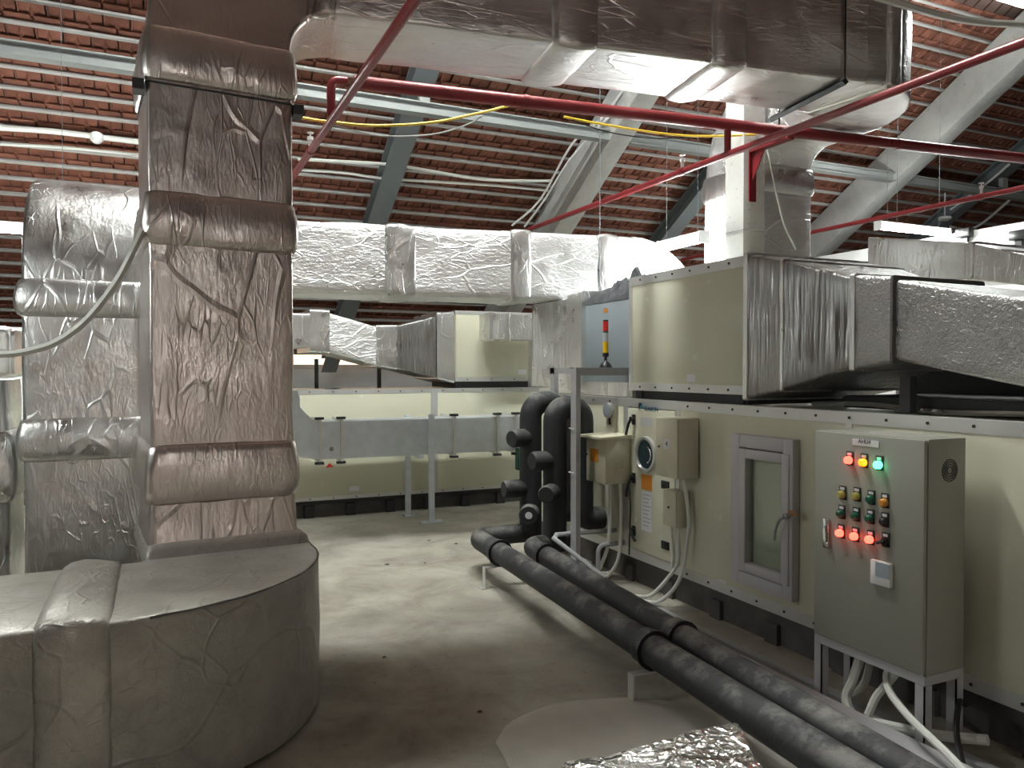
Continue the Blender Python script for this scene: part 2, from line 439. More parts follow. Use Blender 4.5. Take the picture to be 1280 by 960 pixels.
# ================================================================== THE SETTING
def struct(name, mb, mat, **kw):
    o = mb.build(name, mat, **kw); o['kind'] = 'structure'; return o
XL, XR, YF, YB = -9.0, 24.0, -14.5, 14.3
struct('floor', MB().box((XL, YF, -0.2), (XR, YB, 0.0)), 'floor')
struct('wall_back', MB().box((XL, YB - 0.15, 0.0), (XR, YB, 1.69)), 'wallgrey')
struct('wall_left', MB().box((XL - 0.15, YF, 0.0), (XL, YB, 10.8)), 'wallgrey')
struct('wall_right', MB().box((XR, YF, 0.0), (XR + 0.15, YB, 10.8)), 'wallgrey')
struct('wall_front', MB().box((XL, YF - 0.15, 0.0), (XR, YF, 3.0)), 'wallgrey')
struct('wall_rear_bounce', MB().box((-6.0, -6.15, 0.0), (9.0, -6.0, 3.3)), 'bounce_brown')  # added out of view so its brown reflects as a copper glow on the riser
p0 = on_x(1280, 277, 9.0)
struct('wall_partition', MB().box((9.0, 0.5, 0.0), (9.12, 11.2, p0.z)), 'wallwhite')
o = struct('wall_far_left', MB().box((-8.9, 10.7, 0.0), (-0.75, 10.82, 2.1)), 'wallwhite')
struct('baseboard_far_left', MB().box((-8.9, 10.62, 0.0), (-0.75, 10.695, 0.19)), 'base')

# ---- tiled roof
SL = math.atan(RS); CS, SN = math.cos(SL), math.sin(SL)
GA = 0.265                              # batten gauge along the slope
_yref = on_roof(420, 200, 0.0).y
deck = MB()
RY = -1.0
rz = roof_z(RY)
def slab(y0, z0, y1, z1, lift, th):
    n = Vector((0, (z0 - z1), (y1 - y0))).normalized()
    a = Vector((0, y0, z0)) + n * lift; b = Vector((0, y1, z1)) + n * lift
    deck.hexa([V(XL, a.y, a.z), V(XR, a.y, a.z), V(XR, b.y, b.z), V(XL, b.y, b.z)] + [V(x, p.y + n.y * th, p.z + n.z * th) for x, p in ((XL, a), (XR, a), (XR, b), (XL, b))])
slab(RY, rz, 13.86, roof_z(13.86), 0.09, 0.04)
slab(YF - 0.2, rz - RS * (RY - YF + 0.2), RY, rz, 0.09, 0.04)
ceiling = struct('ceiling', deck, 'deck')
# one tile: slab rising over the tile below, side rib, hook nib behind the batten
def tile_mesh():
    mb = MB()
    def P(s, t, n): return V(t, s * CS + n * SN, -s * SN + n * CS)
    def blk(s0, s1, t0, t1, n00, n01, n10, n11):   # n at s0 low/high, at s1 low/high
        mb.hexa([P(s0, t0, n00), P(s0, t1, n00), P(s1, t1, n10), P(s1, t0, n10), P(s0, t0, n01), P(s0, t1, n01), P(s1, t1, n11), P(s1, t0, n11)])
    blk(-0.035, 0.285, 0.008, 0.232, 0.010, 0.024, 0.046, 0.060)         # tile body
    blk(-0.070, -0.036, 0.012, 0.228, -0.002, 0.014, -0.002, 0.014)      # head lip resting behind the batten
    blk(-0.02, 0.262, 0.008, 0.020, -0.006, 0.012, 0.026, 0.046)         # side rib
    mb.add([P(0.09, 0.12, 0.024), P(0.205, 0.088, 0.036), P(0.205, 0.152, 0.036), P(0.20, 0.12, 0.004)], [(0, 1, 3), (0, 3, 2), (1, 2, 3), (0, 2, 1)])   # nub
    me = bpy.data.meshes.new('tile')
    me.from_pydata([tuple(p) for p in mb.v], [], mb.f); me.update()
    bm = bmesh.new(); bm.from_mesh(me); bmesh.ops.recalc_face_normals(bm, faces=bm.faces); bm.to_mesh(me); bm.free()
    me.materials.append(M['tile']); return me, mb
TILE, TILE_MB = tile_mesh()
def to_px(p):
    d = Vector(p) - _E; z = d.dot(_F)
    if z < 0.1: return None
    return 640 + FPX * d.dot(_R) / z, 480 - FPX * d.dot(_U) / z, z
spots = []
dY = GA * CS; TW = 0.24
k0 = int((6.4 - _yref) / dY); k1 = int((13.55 - _yref) / dY)
batt = []
for k in range(k0, k1 + 1):
    y = _yref + k * dY; z = roof_z(y); batt.append((y, z))
    xa, xb = -0.30 * y - 0.6, min(XR - 0.3, 1.66 * y + 0.6)
    i0, i1 = int(xa / TW), int(xb / TW); sh = 0.5 * (k % 2)
    for i in range(i0, i1):
        j = random.uniform(-0.006, 0.006)
        spots.append(((i + sh) * TW + random.uniform(-0.002, 0.002), y + j * CS, z - j * SN))
def score(s):
    q = to_px((s[0] + 0.1, s[1] + 0.1, s[2]))
    if q is None or not (0 < q[0] < 1280 and 0 < q[1] < 450): return 0
    if 185 < q[0] < 1150 and q[1] < 75 + 0.105 * (q[0] - 380): return 0
    if q[0] < 175 and q[1] > 195: return 0
    if 180 < q[0] < 380: return 0
    return 1.0 / q[2]
order = sorted(range(len(spots)), key=lambda i: -score(spots[i]))
top = set(order[:300])
CL = ROOT['ceiling']
for i in sorted(top):
    t = bpy.data.objects.new('tile', TILE); COL.objects.link(t); t.parent = ceiling; t.location = Vector(spots[i]) - CL
field = MB()
for i, s in enumerate(spots):
    if i not in top: field.add([p + Vector(s) for p in TILE_MB.v], TILE_MB.f)
fo = field.build('tile_field', 'tile', ceiling, kind='stuff')
bsrc = None
for (y, z) in batt:
    if bsrc is None:
        c = Vector((0, y, z)); b_ = MB()
        def P(s, t, n): return c + V(t, s * CS + n * SN, -s * SN + n * CS)
        b_.hexa([P(-0.0, XL, -0.040), P(0, XR, -0.040), P(0.03, XR, -0.040), P(0.03, XL, -0.040), P(0, XL, 0.0), P(0, XR, 0.0), P(0.03, XR, 0.0), P(0.03, XL, 0.0)])
        bsrc = b_.build('batten', 'batten', ceiling); by, bz = y, z
    else:
        copy_part(bsrc, ceiling, (0, y - by, z - bz))

# ---- roof members
def slope_bar(x0, x1, off0, off1, ya, yb):       # bar following the slope, off = vertical distance below the tile line
    return MB().hexa([V(x0, ya, roof_z(ya) - off1), V(x1, ya, roof_z(ya) - off1), V(x1, yb, roof_z(yb) - off1), V(x0, yb, roof_z(yb) - off1),
                      V(x0, ya, roof_z(ya) - off0), V(x1, ya, roof_z(ya) - off0), V(x1, yb, roof_z(yb) - off0), V(x0, yb, roof_z(yb) - off0)])
pA = on_roof(735, 219, 0.70); pB = on_roof(1172, 175, 0.70)
def concrete_rafter(x, label):
    mb = slope_bar(x, x + 0.30, 0.075, 0.70, -0.5, 13.7)
    return tag(mb.build('concrete_rafter', 'concrete', bevel=0.015), label, 'beam', 'concrete rafters')
concrete_rafter(pA.x, 'sloping grey concrete rafter above the long bright foil duct')
concrete_rafter(pB.x, 'sloping grey concrete rafter beyond the white painted column')
pS = on_roof(503, 180, 0.28); pS2 = on_roof(1232, 235, 0.28); pS3 = on_roof(860, 265, 0.28)
def steel_rafter(x, label):
    t = thing('steel_rafter', label, 'beam', (x, 10.0, roof_z(10.0) - 0.35), 'steel rafters')
    slope_bar(x - 0.13, x + 0.13, 0.30, 0.33, 2.0, 13.7).build('flange', 'steel_dark', t)
    slope_bar(x - 0.012, x + 0.012, 0.075, 0.30, 2.0, 13.7).build('web', 'steel_dark', t)
    slope_bar(x - 0.13, x + 0.13, 0.06, 0.085, 2.0, 13.7).build('flange', 'steel_dark', t)
steel_rafter(pS.x, 'dark grey steel rafter under the tiles crossing the light grey purlin')
steel_rafter(pS2.x, 'grey steel rafter under the sunlit orange tiles behind the lit tube lamp')
steel_rafter(pS3.x, 'dark steel rafter sloping down behind the white painted column')
pP = on_roof(560, 141, 0.62)
for xa, xb, lab in ((XL, pA.x - 0.002, 'long light grey steel purlin left of the concrete rafter above the cross duct'), (pA.x + 0.302, pB.x - 0.002, 'light grey steel purlin spanning between the two concrete rafters'), (pB.x + 0.302, XR, 'light grey steel purlin beyond the concrete rafter near the lit lamp')):
    t = thing('purlin_beam', lab, 'beam', ((xa + xb) / 2, pP.y, pP.z - 0.065), 'steel purlins')
    MB().box((xa, pP.y - 0.02, pP.z - 0.05), (xb, pP.y + 0.02, pP.z + 0.05)).build('web', 'steel', t)
    MB().box((xa, pP.y - 0.07, pP.z - 0.065), (xb, pP.y + 0.07, pP.z - 0.05)).build('flange', 'steel', t)
    MB().box((xa, pP.y - 0.07, pP.z + 0.05), (xb, pP.y + 0.07, pP.z + 0.065)).build('flange', 'steel', t)
    for xx in (pS.x, pS2.x, pS3.x):
        if xa < xx < xb: MB().box((xx - 0.06, pP.y - 0.04, pP.z + 0.066), (xx + 0.06, pP.y + 0.04, roof_z(pP.y + 0.04) - 0.34)).build('cleat', 'steel', t)

# column
X0, Y0, S0 = 4.26, 4.88, 0.22
t = thing('column', 'square white painted concrete column standing behind the cream unit', 'column', (X0 + S0 / 2, Y0 + S0 / 2, 0))
MB().box((X0, Y0, 0), (X0 + S0, Y0 + S0, roof_z(Y0) - 0.72)).build('shaft', 'column', t, bevel=0.006)
zc = on_y(940, 288, Y0).z
MB().tube([(X0 - 0.006, Y0 + S0 + 0.006, zc), (X0 - 0.006, Y0 - 0.006, zc), (X0 + S0 + 0.006, Y0 - 0.006, zc + 0.006)], 0.004, 6).build('tie_wire', 'greywire', t)

# ---- fluorescent lamps
def lamp(name, c, ax, length, label, tubes=2, wires=True, group='fluorescent tube lamps', tube_mat='tube'):
    c = Vector(c); a = Vector(ax).normalized(); s = a.cross(Vector((0, 0, 1))).normalized()
    t = thing(name, label, 'lamp', c, group)
    def bx(l, w0, w1, z0, z1):
        return MB().hexa([c + a * (-l / 2) + s * w0 + V(0, 0, z0), c + a * (l / 2) + s * w0 + V(0, 0, z0), c + a * (l / 2) + s * w1 + V(0, 0, z0), c + a * (-l / 2) + s * w1 + V(0, 0, z0),
                          c + a * (-l / 2) + s * w0 + V(0, 0, z1), c + a * (l / 2) + s * w0 + V(0, 0, z1), c + a * (l / 2) + s * w1 + V(0, 0, z1), c + a * (-l / 2) + s * w1 + V(0, 0, z1)])
    bx(length, -0.03, 0.03, 0.035, 0.075).build('housing', 'white', t)
    for sd in (-1, 1):
        e = c + a * (sd * length / 2)
        MB().hexa([e + s * x + a * (sd * y) + V(0, 0, z) for z in (-0.03, 0.075) for x, y in ((-0.05, 0), (0.05, 0), (0.05, 0.025), (-0.05, 0.025))]).build('end_cap', 'white', t)
        if wires:
            q = c + a * (sd * length * 0.38); zt = (roof_z(q.y) if q.y > RY else rz - RS * (RY - q.y)) - 0.03
            MB().tube([q + V(0, 0, 0.07), V(q.x, q.y, zt)], 0.0025, 5).build('hanging_wire', 'steel_dark', t)
    for k in range(tubes):
        off = (k - (tubes - 1) / 2) * 0.055
        MB().tube([c + a * (-length / 2 + 0.005) + s * off, c + a * (length / 2 - 0.005) + s * off], 0.016, 10).build('tube', tube_mat, t, smooth=True)
    return t
lamp('tube_lamp', on_y(852, 306, 5.72), (0, 1, 0), 0.6, 'lit tube lamp hanging beside the white column above the cream unit')
lamp('tube_lamp', on_y(1142, 289, 6.6), (1, 0, 0), 1.2, 'lit tube lamp hanging before the white partition wall and orange tiles')
lamp('tube_lamp', on_y(4, 288, 8.0), (1, 0, 0), 1.2, 'lit tube lamp hanging behind the curved foil gooseneck duct')
lamp('tube_lamp', (7.9, 5.1, 5.35), (1, 0, 0), 1.2, 'lit tube lamp hung high under the roof above the right concrete rafter')
lamp('tube_lamp', (0.9, 4.87, 6.6), (1, 0, 0), 1.2, 'lit tube lamp hung high above the horizontal overhead foil duct', tubes=5)
lamp('tube_lamp', (2.6, 4.87, 6.6), (1, 0, 0), 1.2, 'lit tube lamp hung high above the red sprinkler main', tubes=5)
lamp('tube_lamp', (-1.7, 3.6, 2.4), (0, 1, 0), 0.6, 'short single tube lamp hung over the floor duct far from the units', tubes=1)
lamp('tube_lamp', (0.8, -5.55, 2.6), (1, 0, 0), 0.9, 'added unseen tube lamp lighting the brown bounce wall at the rear', tubes=1)  # added out of view to light the rear wall that the riser reflects

# ================================================================== FOIL DUCTS
Z = V(0, 0, 1)
# floor duct with plan elbow
t = thing('floor_duct', 'dusty grey foil wrapped duct lying on the floor and curving into a bend', 'duct', (0, 3.6, 0))
H, zb = 0.69, 0.02
zc = zb + H / 2
sp = [(V(-3.6, 3.5, zc), V(0, -1, 0), Z, 0.90, H), (V(-0.14, 3.5, zc), V(0, -1, 0), Z, 0.90, H)]
C = V(-0.12, 4.0, zc)
for k in range(1, 13):
    a = math.radians(-90 + 90 * k / 12); ri = 0.05; ro = 0.95 - 0.13 * k / 12
    r_ = V(math.cos(a), math.sin(a), 0); sp.append((C + r_ * (ri + ro) / 2, r_, Z, ro - ri, H))
sp.append((V(C.x + 0.435, 4.80, zc), V(1, 0, 0), Z, 0.77, H))
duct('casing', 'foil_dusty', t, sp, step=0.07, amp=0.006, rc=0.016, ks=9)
edge = [s_[0] + s_[1] * (s_[3] / 2 - 0.003) + Z * (s_[4] / 2 - 0.003) for s_ in sp[1:]]
edge = [edge[0] + V(0.1, 0, 0)] + edge[1:]
MB().tube([p + V(0, 0, 0.003 * noise.noise(p * 9)) for p in smooth_path(edge, 4)], [0.003 + 0.004 * abs(noise.noise(p * 7)) for p in smooth_path(edge, 4)], 5).build('seam', 'base', t)
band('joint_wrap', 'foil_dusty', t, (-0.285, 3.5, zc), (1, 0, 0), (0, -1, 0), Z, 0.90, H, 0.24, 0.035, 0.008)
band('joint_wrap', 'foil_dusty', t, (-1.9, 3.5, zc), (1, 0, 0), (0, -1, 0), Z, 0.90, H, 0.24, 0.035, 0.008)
# foot lip around the riser
A5 = math.radians(5); e1 = V(math.cos(A5), math.sin(A5), 0); e2 = V(-math.sin(A5), math.cos(A5), 0)
F0 = V(-0.045, 4.03, 0); RW, RD = 0.675, 0.62
rc_ = F0 + e1 * (RW / 2) + e2 * (RD / 2)
fl = [(rc_ + V(0.015, 0, 0.70), e1, e2, RW + 0.11, RD + 0.12), (rc_ + V(0.015, 0, 0.745), e1, e2, RW + 0.09, RD + 0.10), (rc_ + V(0.01, 0, 0.775), e1, e2, RW + 0.03, RD + 0.03)]
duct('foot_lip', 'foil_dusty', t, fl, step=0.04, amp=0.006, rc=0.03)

# riser and overhead run
t = thing('riser_duct', 'tall brownish foil wrapped riser duct standing on the floor duct bend', 'duct', (rc_.x, rc_.y, 0.77))
AD = math.radians(-8); d = V(math.cos(AD), math.sin(AD), 0); dn = V(-math.sin(AD), math.cos(AD), 0)
ZE = 3.22
duct('casing', 'foil_brown', t, [(rc_ + V(0, 0, 0.77), e1, e2, RW, RD), (rc_ + V(0, 0, ZE), e1, e2, RW, RD)], step=0.07, amp=0.006, rc=0.015, ks=9, freq=3.2)
for z0, z1, bl in ((2.19, 2.45, 0.030), (0.95, 1.24, 0.030)):
    band('joint_wrap', 'foil_brown', t, rc_ + V(0, 0, (z0 + z1) / 2), Z, e1, e2, RW, RD, z1 - z0, bl, 0.008)
duct('lower_sleeve', 'foil_brown', t, [(rc_ + V(0, 0, 0.765), e1, e2, RW + 0.035, RD + 0.035), (rc_ + V(0, 0, 0.95), e1, e2, RW + 0.012, RD + 0.012)], step=0.05, amp=0.008)
band('joint_wrap', 'foil_brown', t, rc_ + V(0, 0, 3.10), Z, e1, e2, RW, RD, 0.26, 0.028, 0.008)
zf = 2.955
duct('seam', 'dark', t, [(rc_ + V(0, 0, zf - 0.004), e1, e2, RW + 0.016, RD + 0.016), (rc_ + V(0, 0, zf + 0.004), e1, e2, RW + 0.016, RD + 0.016)], step=0.05, amp=0.002)
for s_ in (-1, 1):
    c0 = rc_ + e1 * (s_ * (RW / 2 + 0.035)) + e2 * (-RD / 2 + 0.04) + V(0, 0, zf - 0.02)
    MB().box(c0 - V(0.025, 0.05, 0.025), c0 + V(0.025, 0.05, 0.025)).build('bracket', 'dark', t)

t = thing('overhead_duct', 'brownish foil wrapped duct crossing overhead below the roof', 'duct', (2.5, 4.1, 3.4))
TH = 0.25
Pv = F0 + e1 * (RW + TH)
sp = []
for k in range(0, 11):
    th = math.radians(90 * k / 10); f = k / 10
    e = e1.lerp(d, f).normalized(); l = e2.lerp(dn, f).normalized()
    rad = -e * math.cos(th) + Z * math.sin(th)
    sp.append((Pv + V(0, 0, ZE) + l * (RD / 2) + rad * (TH + RW / 2), rad, l, RW, RD))
mb = duct('x', None, None, sp, step=0.07, amp=0.008, rc=0.025, ks=9, build=False)
mb.build('riser_bend', 'foil_brown', t, smooth=True, angle=60)
S1 = Pv + V(0, 0, ZE + TH + RW / 2) + dn * (RD / 2)
L1 = (4.20 - Pv.x) / d.x
S2 = S1 + d * L1
duct('casing', 'foil_brown_h', t, [(S1 - d * 0.02, Z, dn, RW, RD), (S2, Z, dn, RW, RD)], step=0.08, amp=0.008, rc=0.02, ks=9, freq=3.2)
def at_front(px): # distance along the run where the front bottom edge shows at pixel column px
    best = None
    for i in range(200):
        p = S1 + d * (L1 * i / 199) - dn * RD / 2 - Z * RW / 2; q = to_px(p)
        if best is None or abs(q[0] - px) < best[0]: best = (abs(q[0] - px), L1 * i / 199)
    return best[1]
for xa, xb in ((690, 748), (888, 935)):
    a0, a1 = at_front(xa), at_front(xb); 
    band('joint_wrap', 'foil_brown_h', t, S1 + d * ((a0 + a1) / 2), d, Z, dn, RW, RD, max(0.2, a1 - a0), 0.03, 0.006)
a0 = at_front(1054)
MB().tube([S1 + d * a0 - dn * (RD / 2 + 0.02) - Z * (RW / 2 + 0.022), S1 + d * a0 + dn * (RD / 2 + 0.15) - Z * (RW / 2 + 0.022)], 0.024, 4).build('support_angle', 'black', t)
MB().tube([S1 + d * a0 - dn * (RD / 2 + 0.015) - Z * (RW / 2 + 0.03), S1 + d * a0 - dn * (RD / 2 + 0.015) + Z * 2.6], 0.006, 6).build('hanger_rod', 'black', t)
MB().tube([S1 + d * a0 + dn * (RD / 2 + 0.05) - Z * (RW / 2 + 0.09), S1 + d * a0 + dn * (RD / 2 + 0.05) + Z * 2.3], 0.006, 6).build('hanger_rod', 'black', t)
# plan bend, short run, drop
C2 = S2 + dn * (RD / 2 + 0.2)
sp = [(S2, Z, dn, RW, RD)]
for k in range(1, 11):
    a = math.radians(-98 + 98 * k / 10); r_ = V(math.cos(a), math.sin(a), 0)
    sp.append((V(C2.x, C2.y, S2.z) + r_ * (0.2 + RD / 2), Z, -r_, RW, RD))
XD = C2.x + 0.2 + RD / 2
YE = 4.82
sp.append((V(XD, YE, S2.z), Z, V(-1, 0, 0), RW, RD))
duct('plan_bend', 'foil_brown_h', t, sp, step=0.07, amp=0.008, rc=0.04, ks=9)
sp = []
zpv = S2.z - RW / 2 - 0.2
for k in range(0, 11):
    th = math.radians(90 * k / 10); rad = Z * math.cos(th) + V(0, 1, 0) * math.sin(th)
    sp.append((V(XD, YE, zpv) + rad * (0.2 + RW / 2), rad, V(-1, 0, 0), RW, RD))
duct('drop_bend', 'foil_h', t, sp, step=0.07, amp=0.010, rc=0.04, ks=9)
yd = YE + 0.2 + RW / 2
duct('drop_leg', 'foil_h', t, [(V(XD, yd, zpv), V(0, 1, 0), V(-1, 0, 0), RW, RD), (V(XD, yd, 1.46), V(0, 1, 0), V(-1, 0, 0), RW, RD)], step=0.08, amp=0.008, rc=0.025)
band('joint_wrap', 'foil', t, V(XD, yd, zpv - 0.06), Z, V(0, 1, 0), V(-1, 0, 0), RW, RD, 0.24, 0.03)
band('joint_wrap', 'foil_brown_h', t, V(C2.x, C2.y, S2.z) + V(math.cos(math.radians(-80)), math.sin(math.radians(-80)), 0) * (0.2 + RD / 2), (math.cos(math.radians(10)), math.sin(math.radians(10)), 0), Z, (-math.cos(math.radians(-80)), -math.sin(math.radians(-80)), 0), RW, RD, 0.16, 0.02)

# gooseneck at the left
YG = 4.9
xl, xr = on_y(28, 500, YG).x, on_y(184, 500, YG).x
gw = xr - xl; gx = (xl + xr) / 2; gd = 0.60
t = thing('gooseneck_duct', 'silver foil wrapped riser with rounded top bending away behind the floor duct', 'duct', (gx, YG + gd / 2, 0))
zg = 2.10
duct('casing', 'foil', t, [(V(gx, YG + gd / 2, 0.02), V(1, 0, 0), V(0, 1, 0), gw, gd), (V(gx, YG + gd / 2, zg), V(1, 0, 0), V(0, 1, 0), gw, gd)], step=0.08, amp=0.008, rc=0.025)
sp = []
for k in range(0, 13):
    th = math.radians(90 * k / 12); rad = V(0, -1, 0) * math.cos(th) + Z * math.sin(th)
    sp.append((V(gx, YG + gd + 0.06, zg) + rad * (0.06 + gd / 2), V(1, 0, 0), rad, gw, gd))
sp.append((V(gx, YG + gd + 0.9, zg + 0.06 + gd / 2), V(1, 0, 0), Z, gw, gd))
duct('bend', 'foil', t, sp, step=0.06, amp=0.006, rc=0.025)
def zpix(y): return on_y(106, y, YG).z
band('joint_wrap', 'foil', t, V(gx, YG + gd / 2, (zpix(350) + zpix(397)) / 2), Z, V(1, 0, 0), V(0, 1, 0), gw, gd, zpix(350) - zpix(397), 0.035)
band('joint_wrap', 'foil', t, V(gx, YG + gd / 2, (zpix(522) + zpix(575)) / 2), Z, V(1, 0, 0), V(0, 1, 0), gw, gd, zpix(522) - zpix(575), 0.035)
# neighbour at the frame edge
t = thing('stub_duct', 'short silver foil riser with swollen wrap beside the gooseneck duct', 'duct', (-1.2, 5.35, 0))
xr2 = on_y(11, 560, 5.05).x
duct('casing', 'foil', t, [(V(xr2 - 0.3, 5.35, 0.02), V(1, 0, 0), V(0, 1, 0), 0.6, 0.6), (V(xr2 - 0.3, 5.35, on_y(5, 475, 5.05).z), V(1, 0, 0), V(0, 1, 0), 0.57, 0.57)], amp=0.01, rc=0.05)
band('joint_wrap', 'foil', t, V(xr2 - 0.3, 5.35, on_y(5, 585, 5.05).z), Z, V(1, 0, 0), V(0, 1, 0), 0.6, 0.6, 0.4, 0.035)
t = thing('far_left_duct', 'silver foil duct end seen between gooseneck duct and frame edge lamp', 'duct', (-1.6, 7.0, 1.5))
q = on_y(18, 440, 6.6); zt, zb_ = on_y(10, 412, 6.6).z, on_y(10, 468, 6.6).z
duct('casing', 'foil', t, [(V(q.x - 1.6, 6.9, (zt + zb_) / 2), V(0, 1, 0), Z, 0.6, zt - zb_), (V(q.x, 6.9, (zt + zb_) / 2), V(0, 1, 0), Z, 0.6, zt - zb_)], amp=0.01, rc=0.04)
MB().tube([(q.x - 0.8, 6.9, zb_ + 0.03), (q.x - 0.8, 6.9, 0.0)], 0.02, 8).build('support_leg', 'angle', t)
band('joint_wrap', 'foil', t, V(q.x - 0.12, 6.9, (zt + zb_) / 2), (1, 0, 0), V(0, 1, 0), Z, 0.6, zt - zb_, 0.2, 0.03)

# bright cross duct with down bend
t = thing('cross_duct', 'bright silver foil duct running across behind the riser', 'duct', (2.4, 6.6, 2.2))
qa, qb = on_z(380, 278, 2.83), on_z(790, 293, 2.83)
q0 = V(1.09, 6.50, 0); cd_ = V(math.cos(math.radians(-9)), math.sin(math.radians(-9)), 0); cn = V(-cd_.y, cd_.x, 0)
CH, CD, zc = 0.60, 0.6, 2.53
def cross(s): return q0 + cd_ * s + cn * (CD / 2) + V(0, 0, zc)
duct('casing', 'foil_h', t, [(cross(-1.7), Z, cn, CH, CD), (cross(2.95), Z, cn, CH, CD)], step=0.08, amp=0.014, rc=0.05, freq=3.0)
def cross_s(px):
    return min((abs(to_px(q0 + cd_ * (i * 0.01) + V(0, 0, zc))[0] - px), i * 0.01) for i in range(-50, 320))[1]
for xa, xb, bl in ((484, 518, 0.014), (640, 662, 0.022), (748, 772, 0.014)):
    a0, a1 = cross_s(xa), cross_s(xb)
    band('joint_wrap', 'foil', t, cross((a0 + a1) / 2), cd_, Z, cn, CH, CD, a1 - a0 + 0.03, bl, 0.01)
sp = []
for k in range(0, 11):
    th = math.radians(90 * k / 10); rad = Z * math.cos(th) + cd_ * math.sin(th)
    sp.append((cross(2.93) + V(0, 0, -CH / 2 - 0.1) + rad * (0.1 + CH / 2), rad, cn, CH, CD))
sp.append((sp[-1][0] - V(0, 0, 0.66), sp[-1][1], cn, CH, CD))
duct('down_bend', 'foil_h', t, sp, step=0.07, amp=0.010, rc=0.04)
MB().tube([cross(cross_s(748)) - cn * (CD / 2 + 0.02) - Z * 0.33, cross(cross_s(748)) - cn * (CD / 2 + 0.02) + Z * 3.1], 0.0035, 6).build('hanger_rod', 'steel_dark', t)

# ================================================================== AIR HANDLING UNITS
FX = 3.20
def rect_x(px0, py0, px1, py1, X):              # pixel rectangle -> (Ylow, Yhigh, zlow, zhigh) on plane X
    a, b = on_x(px0, py0, X), on_x(px1, py0, X); c = on_x(px0, py1, X)
    return min(a.y, b.y), max(a.y, b.y), c.z, a.z
def plate_x(px0, py0, px1, py1, X, th):
    y0, y1, z0, z1 = rect_x(px0, py0, px1, py1, X)
    return MB().box((X - th, y0, z0), (X, y1, z1))
def screw_row_x(X, y0, y1, z, n, mb, r=0.008):
    for i in range(n):
        y = y0 + (y1 - y0) * (i + 0.5) / n
        mb.disc((X, y, z), (-1, 0, 0), r, 0.005, 6)

ZB, ZT = 0.20, 1.385
yEnd, yA, yD, yC, yNear = 6.65, 4.94, 4.30, 2.87, -1.0
ahu = thing('air_handling_unit', 'long cream air handling unit with porthole door, boxes and white framed window', 'air unit', (3.7, 3.0, 0))
MB().box((FX + 0.03, yNear, ZB + 0.01), (4.19, yEnd - 0.01, ZT - 0.012)).build('body', 'cream', ahu)
for ya, yb in ((yEnd - 0.06, yA + 0.035), (yA - 0.035, yD + 0.02), (yD - 0.02, yC + 0.02), (yC - 0.02, 1.3), (1.26, yNear + 0.04)):
    if ya == yA - 0.035: continue
    MB().box((FX, ya, ZB + 0.065), (FX + 0.04, yb, ZT - 0.06)).build('panel', 'cream', ahu, bevel=0.004)
rail = MB().box((FX - 0.004, yNear, ZT - 0.062), (FX + 0.05, yEnd, ZT)); rail.build('top_rail', 'alu', ahu)
MB().box((FX - 0.004, yNear, ZB), (FX + 0.05, yEnd, ZB + 0.067)).build('bottom_rail', 'alu', ahu)
for y, w in ((yEnd - 0.03, 0.06), (yA, 0.07), (yD, 0.04), (yC, 0.04), (1.28, 0.04)):
    MB().box((FX - 0.003, y - w / 2, ZB + 0.066), (FX + 0.045, y + w / 2, ZT - 0.061)).build('post', 'alu', ahu)
sc = MB()
screw_row_x(FX - 0.004, yEnd - 0.1, yA + 0.1, ZT - 0.03, 6, sc); screw_row_x(FX - 0.004, yD, yNear, ZT - 0.03, 24, sc)
screw_row_x(FX - 0.004, yD, yNear, ZB + 0.033, 24, sc)
sc.build('screws', 'dark', ahu, kind='stuff')
MB().box((FX + 0.06, yNear, 0.0), (4.12, yEnd - 0.1, ZB)).build('base_frame', 'base', ahu)
pad = MB().box((FX + 0.03, 0, 0.0), (FX + 0.09, 0.10, 0.12)).build('base_foot', 'base', ahu)
pad.location = (0, 5.9, 0)
for i in range(1, 13): copy_part(pad, ahu, (0, -0.5 * i, 0))
# porthole door
door = MB().box((FX - 0.012, yD + 0.02, ZB + 0.07), (FX + 0.03, yA - 0.035, ZT - 0.07)).build('door', 'cream', ahu, bevel=0.006)
def handle(px, py, lx, ly):
    p = on_x(px, py, FX - 0.012); q = on_x(lx, ly, FX - 0.012)
    MB().box(p + V(-0.014, -0.020, -0.042), p + V(0, 0.020, 0.036)).build('handle_plate', 'black', door, bevel=0.006)
    mb = MB(); mb.disc(p + V(-0.014, 0, 0.004), (-1, 0, 0), 0.017, 0.022, 14)
    mb.tube(smooth_path([p + V(-0.03, 0, 0.004), p.lerp(q, 0.25) + V(-0.042, 0, 0), p.lerp(q, 0.7) + V(-0.042, 0, 0), q + V(-0.036, 0, 0)], 4), [0.011] * 12 + [0.010], 8)
    mb.build('door_handle', 'black', door, smooth=True)
handle(793, 524, 787, 548); handle(793, 597, 788, 620); handle(793, 663, 800, 676)
pc = on_x(808, 568, FX - 0.012)
def ring_x(c, ro, ri, th, n=28):
    mb = MB(); prof = [(ro, 0), (ro * 0.97, -th), (ri * 1.05, -th), (ri, -th * 0.4), (ri, 0.02)]
    rings = [[c + V(x, r * math.cos(a), r * math.sin(a)) for r, x in prof] for a in [k * 2 * math.pi / n for k in range(n)]]
    rings.append(rings[0])
    m2 = MB(); nn = len(prof)
    m2.add([p for r in rings[:-1] for p in r], [(i * nn + j, ((i + 1) % n) * nn + j, ((i + 1) % n) * nn + j + 1, i * nn + j + 1) for i in range(n) for j in range(nn - 1)])
    return m2
ring_x(pc, 0.132, 0.104, 0.022).build('porthole_ring', 'alu', door, smooth=True)
MB().disc(pc + V(-0.003, 0, 0), (1, 0, 0), 0.106, 0.01, 28).build('porthole_glass', 'porthole', door)
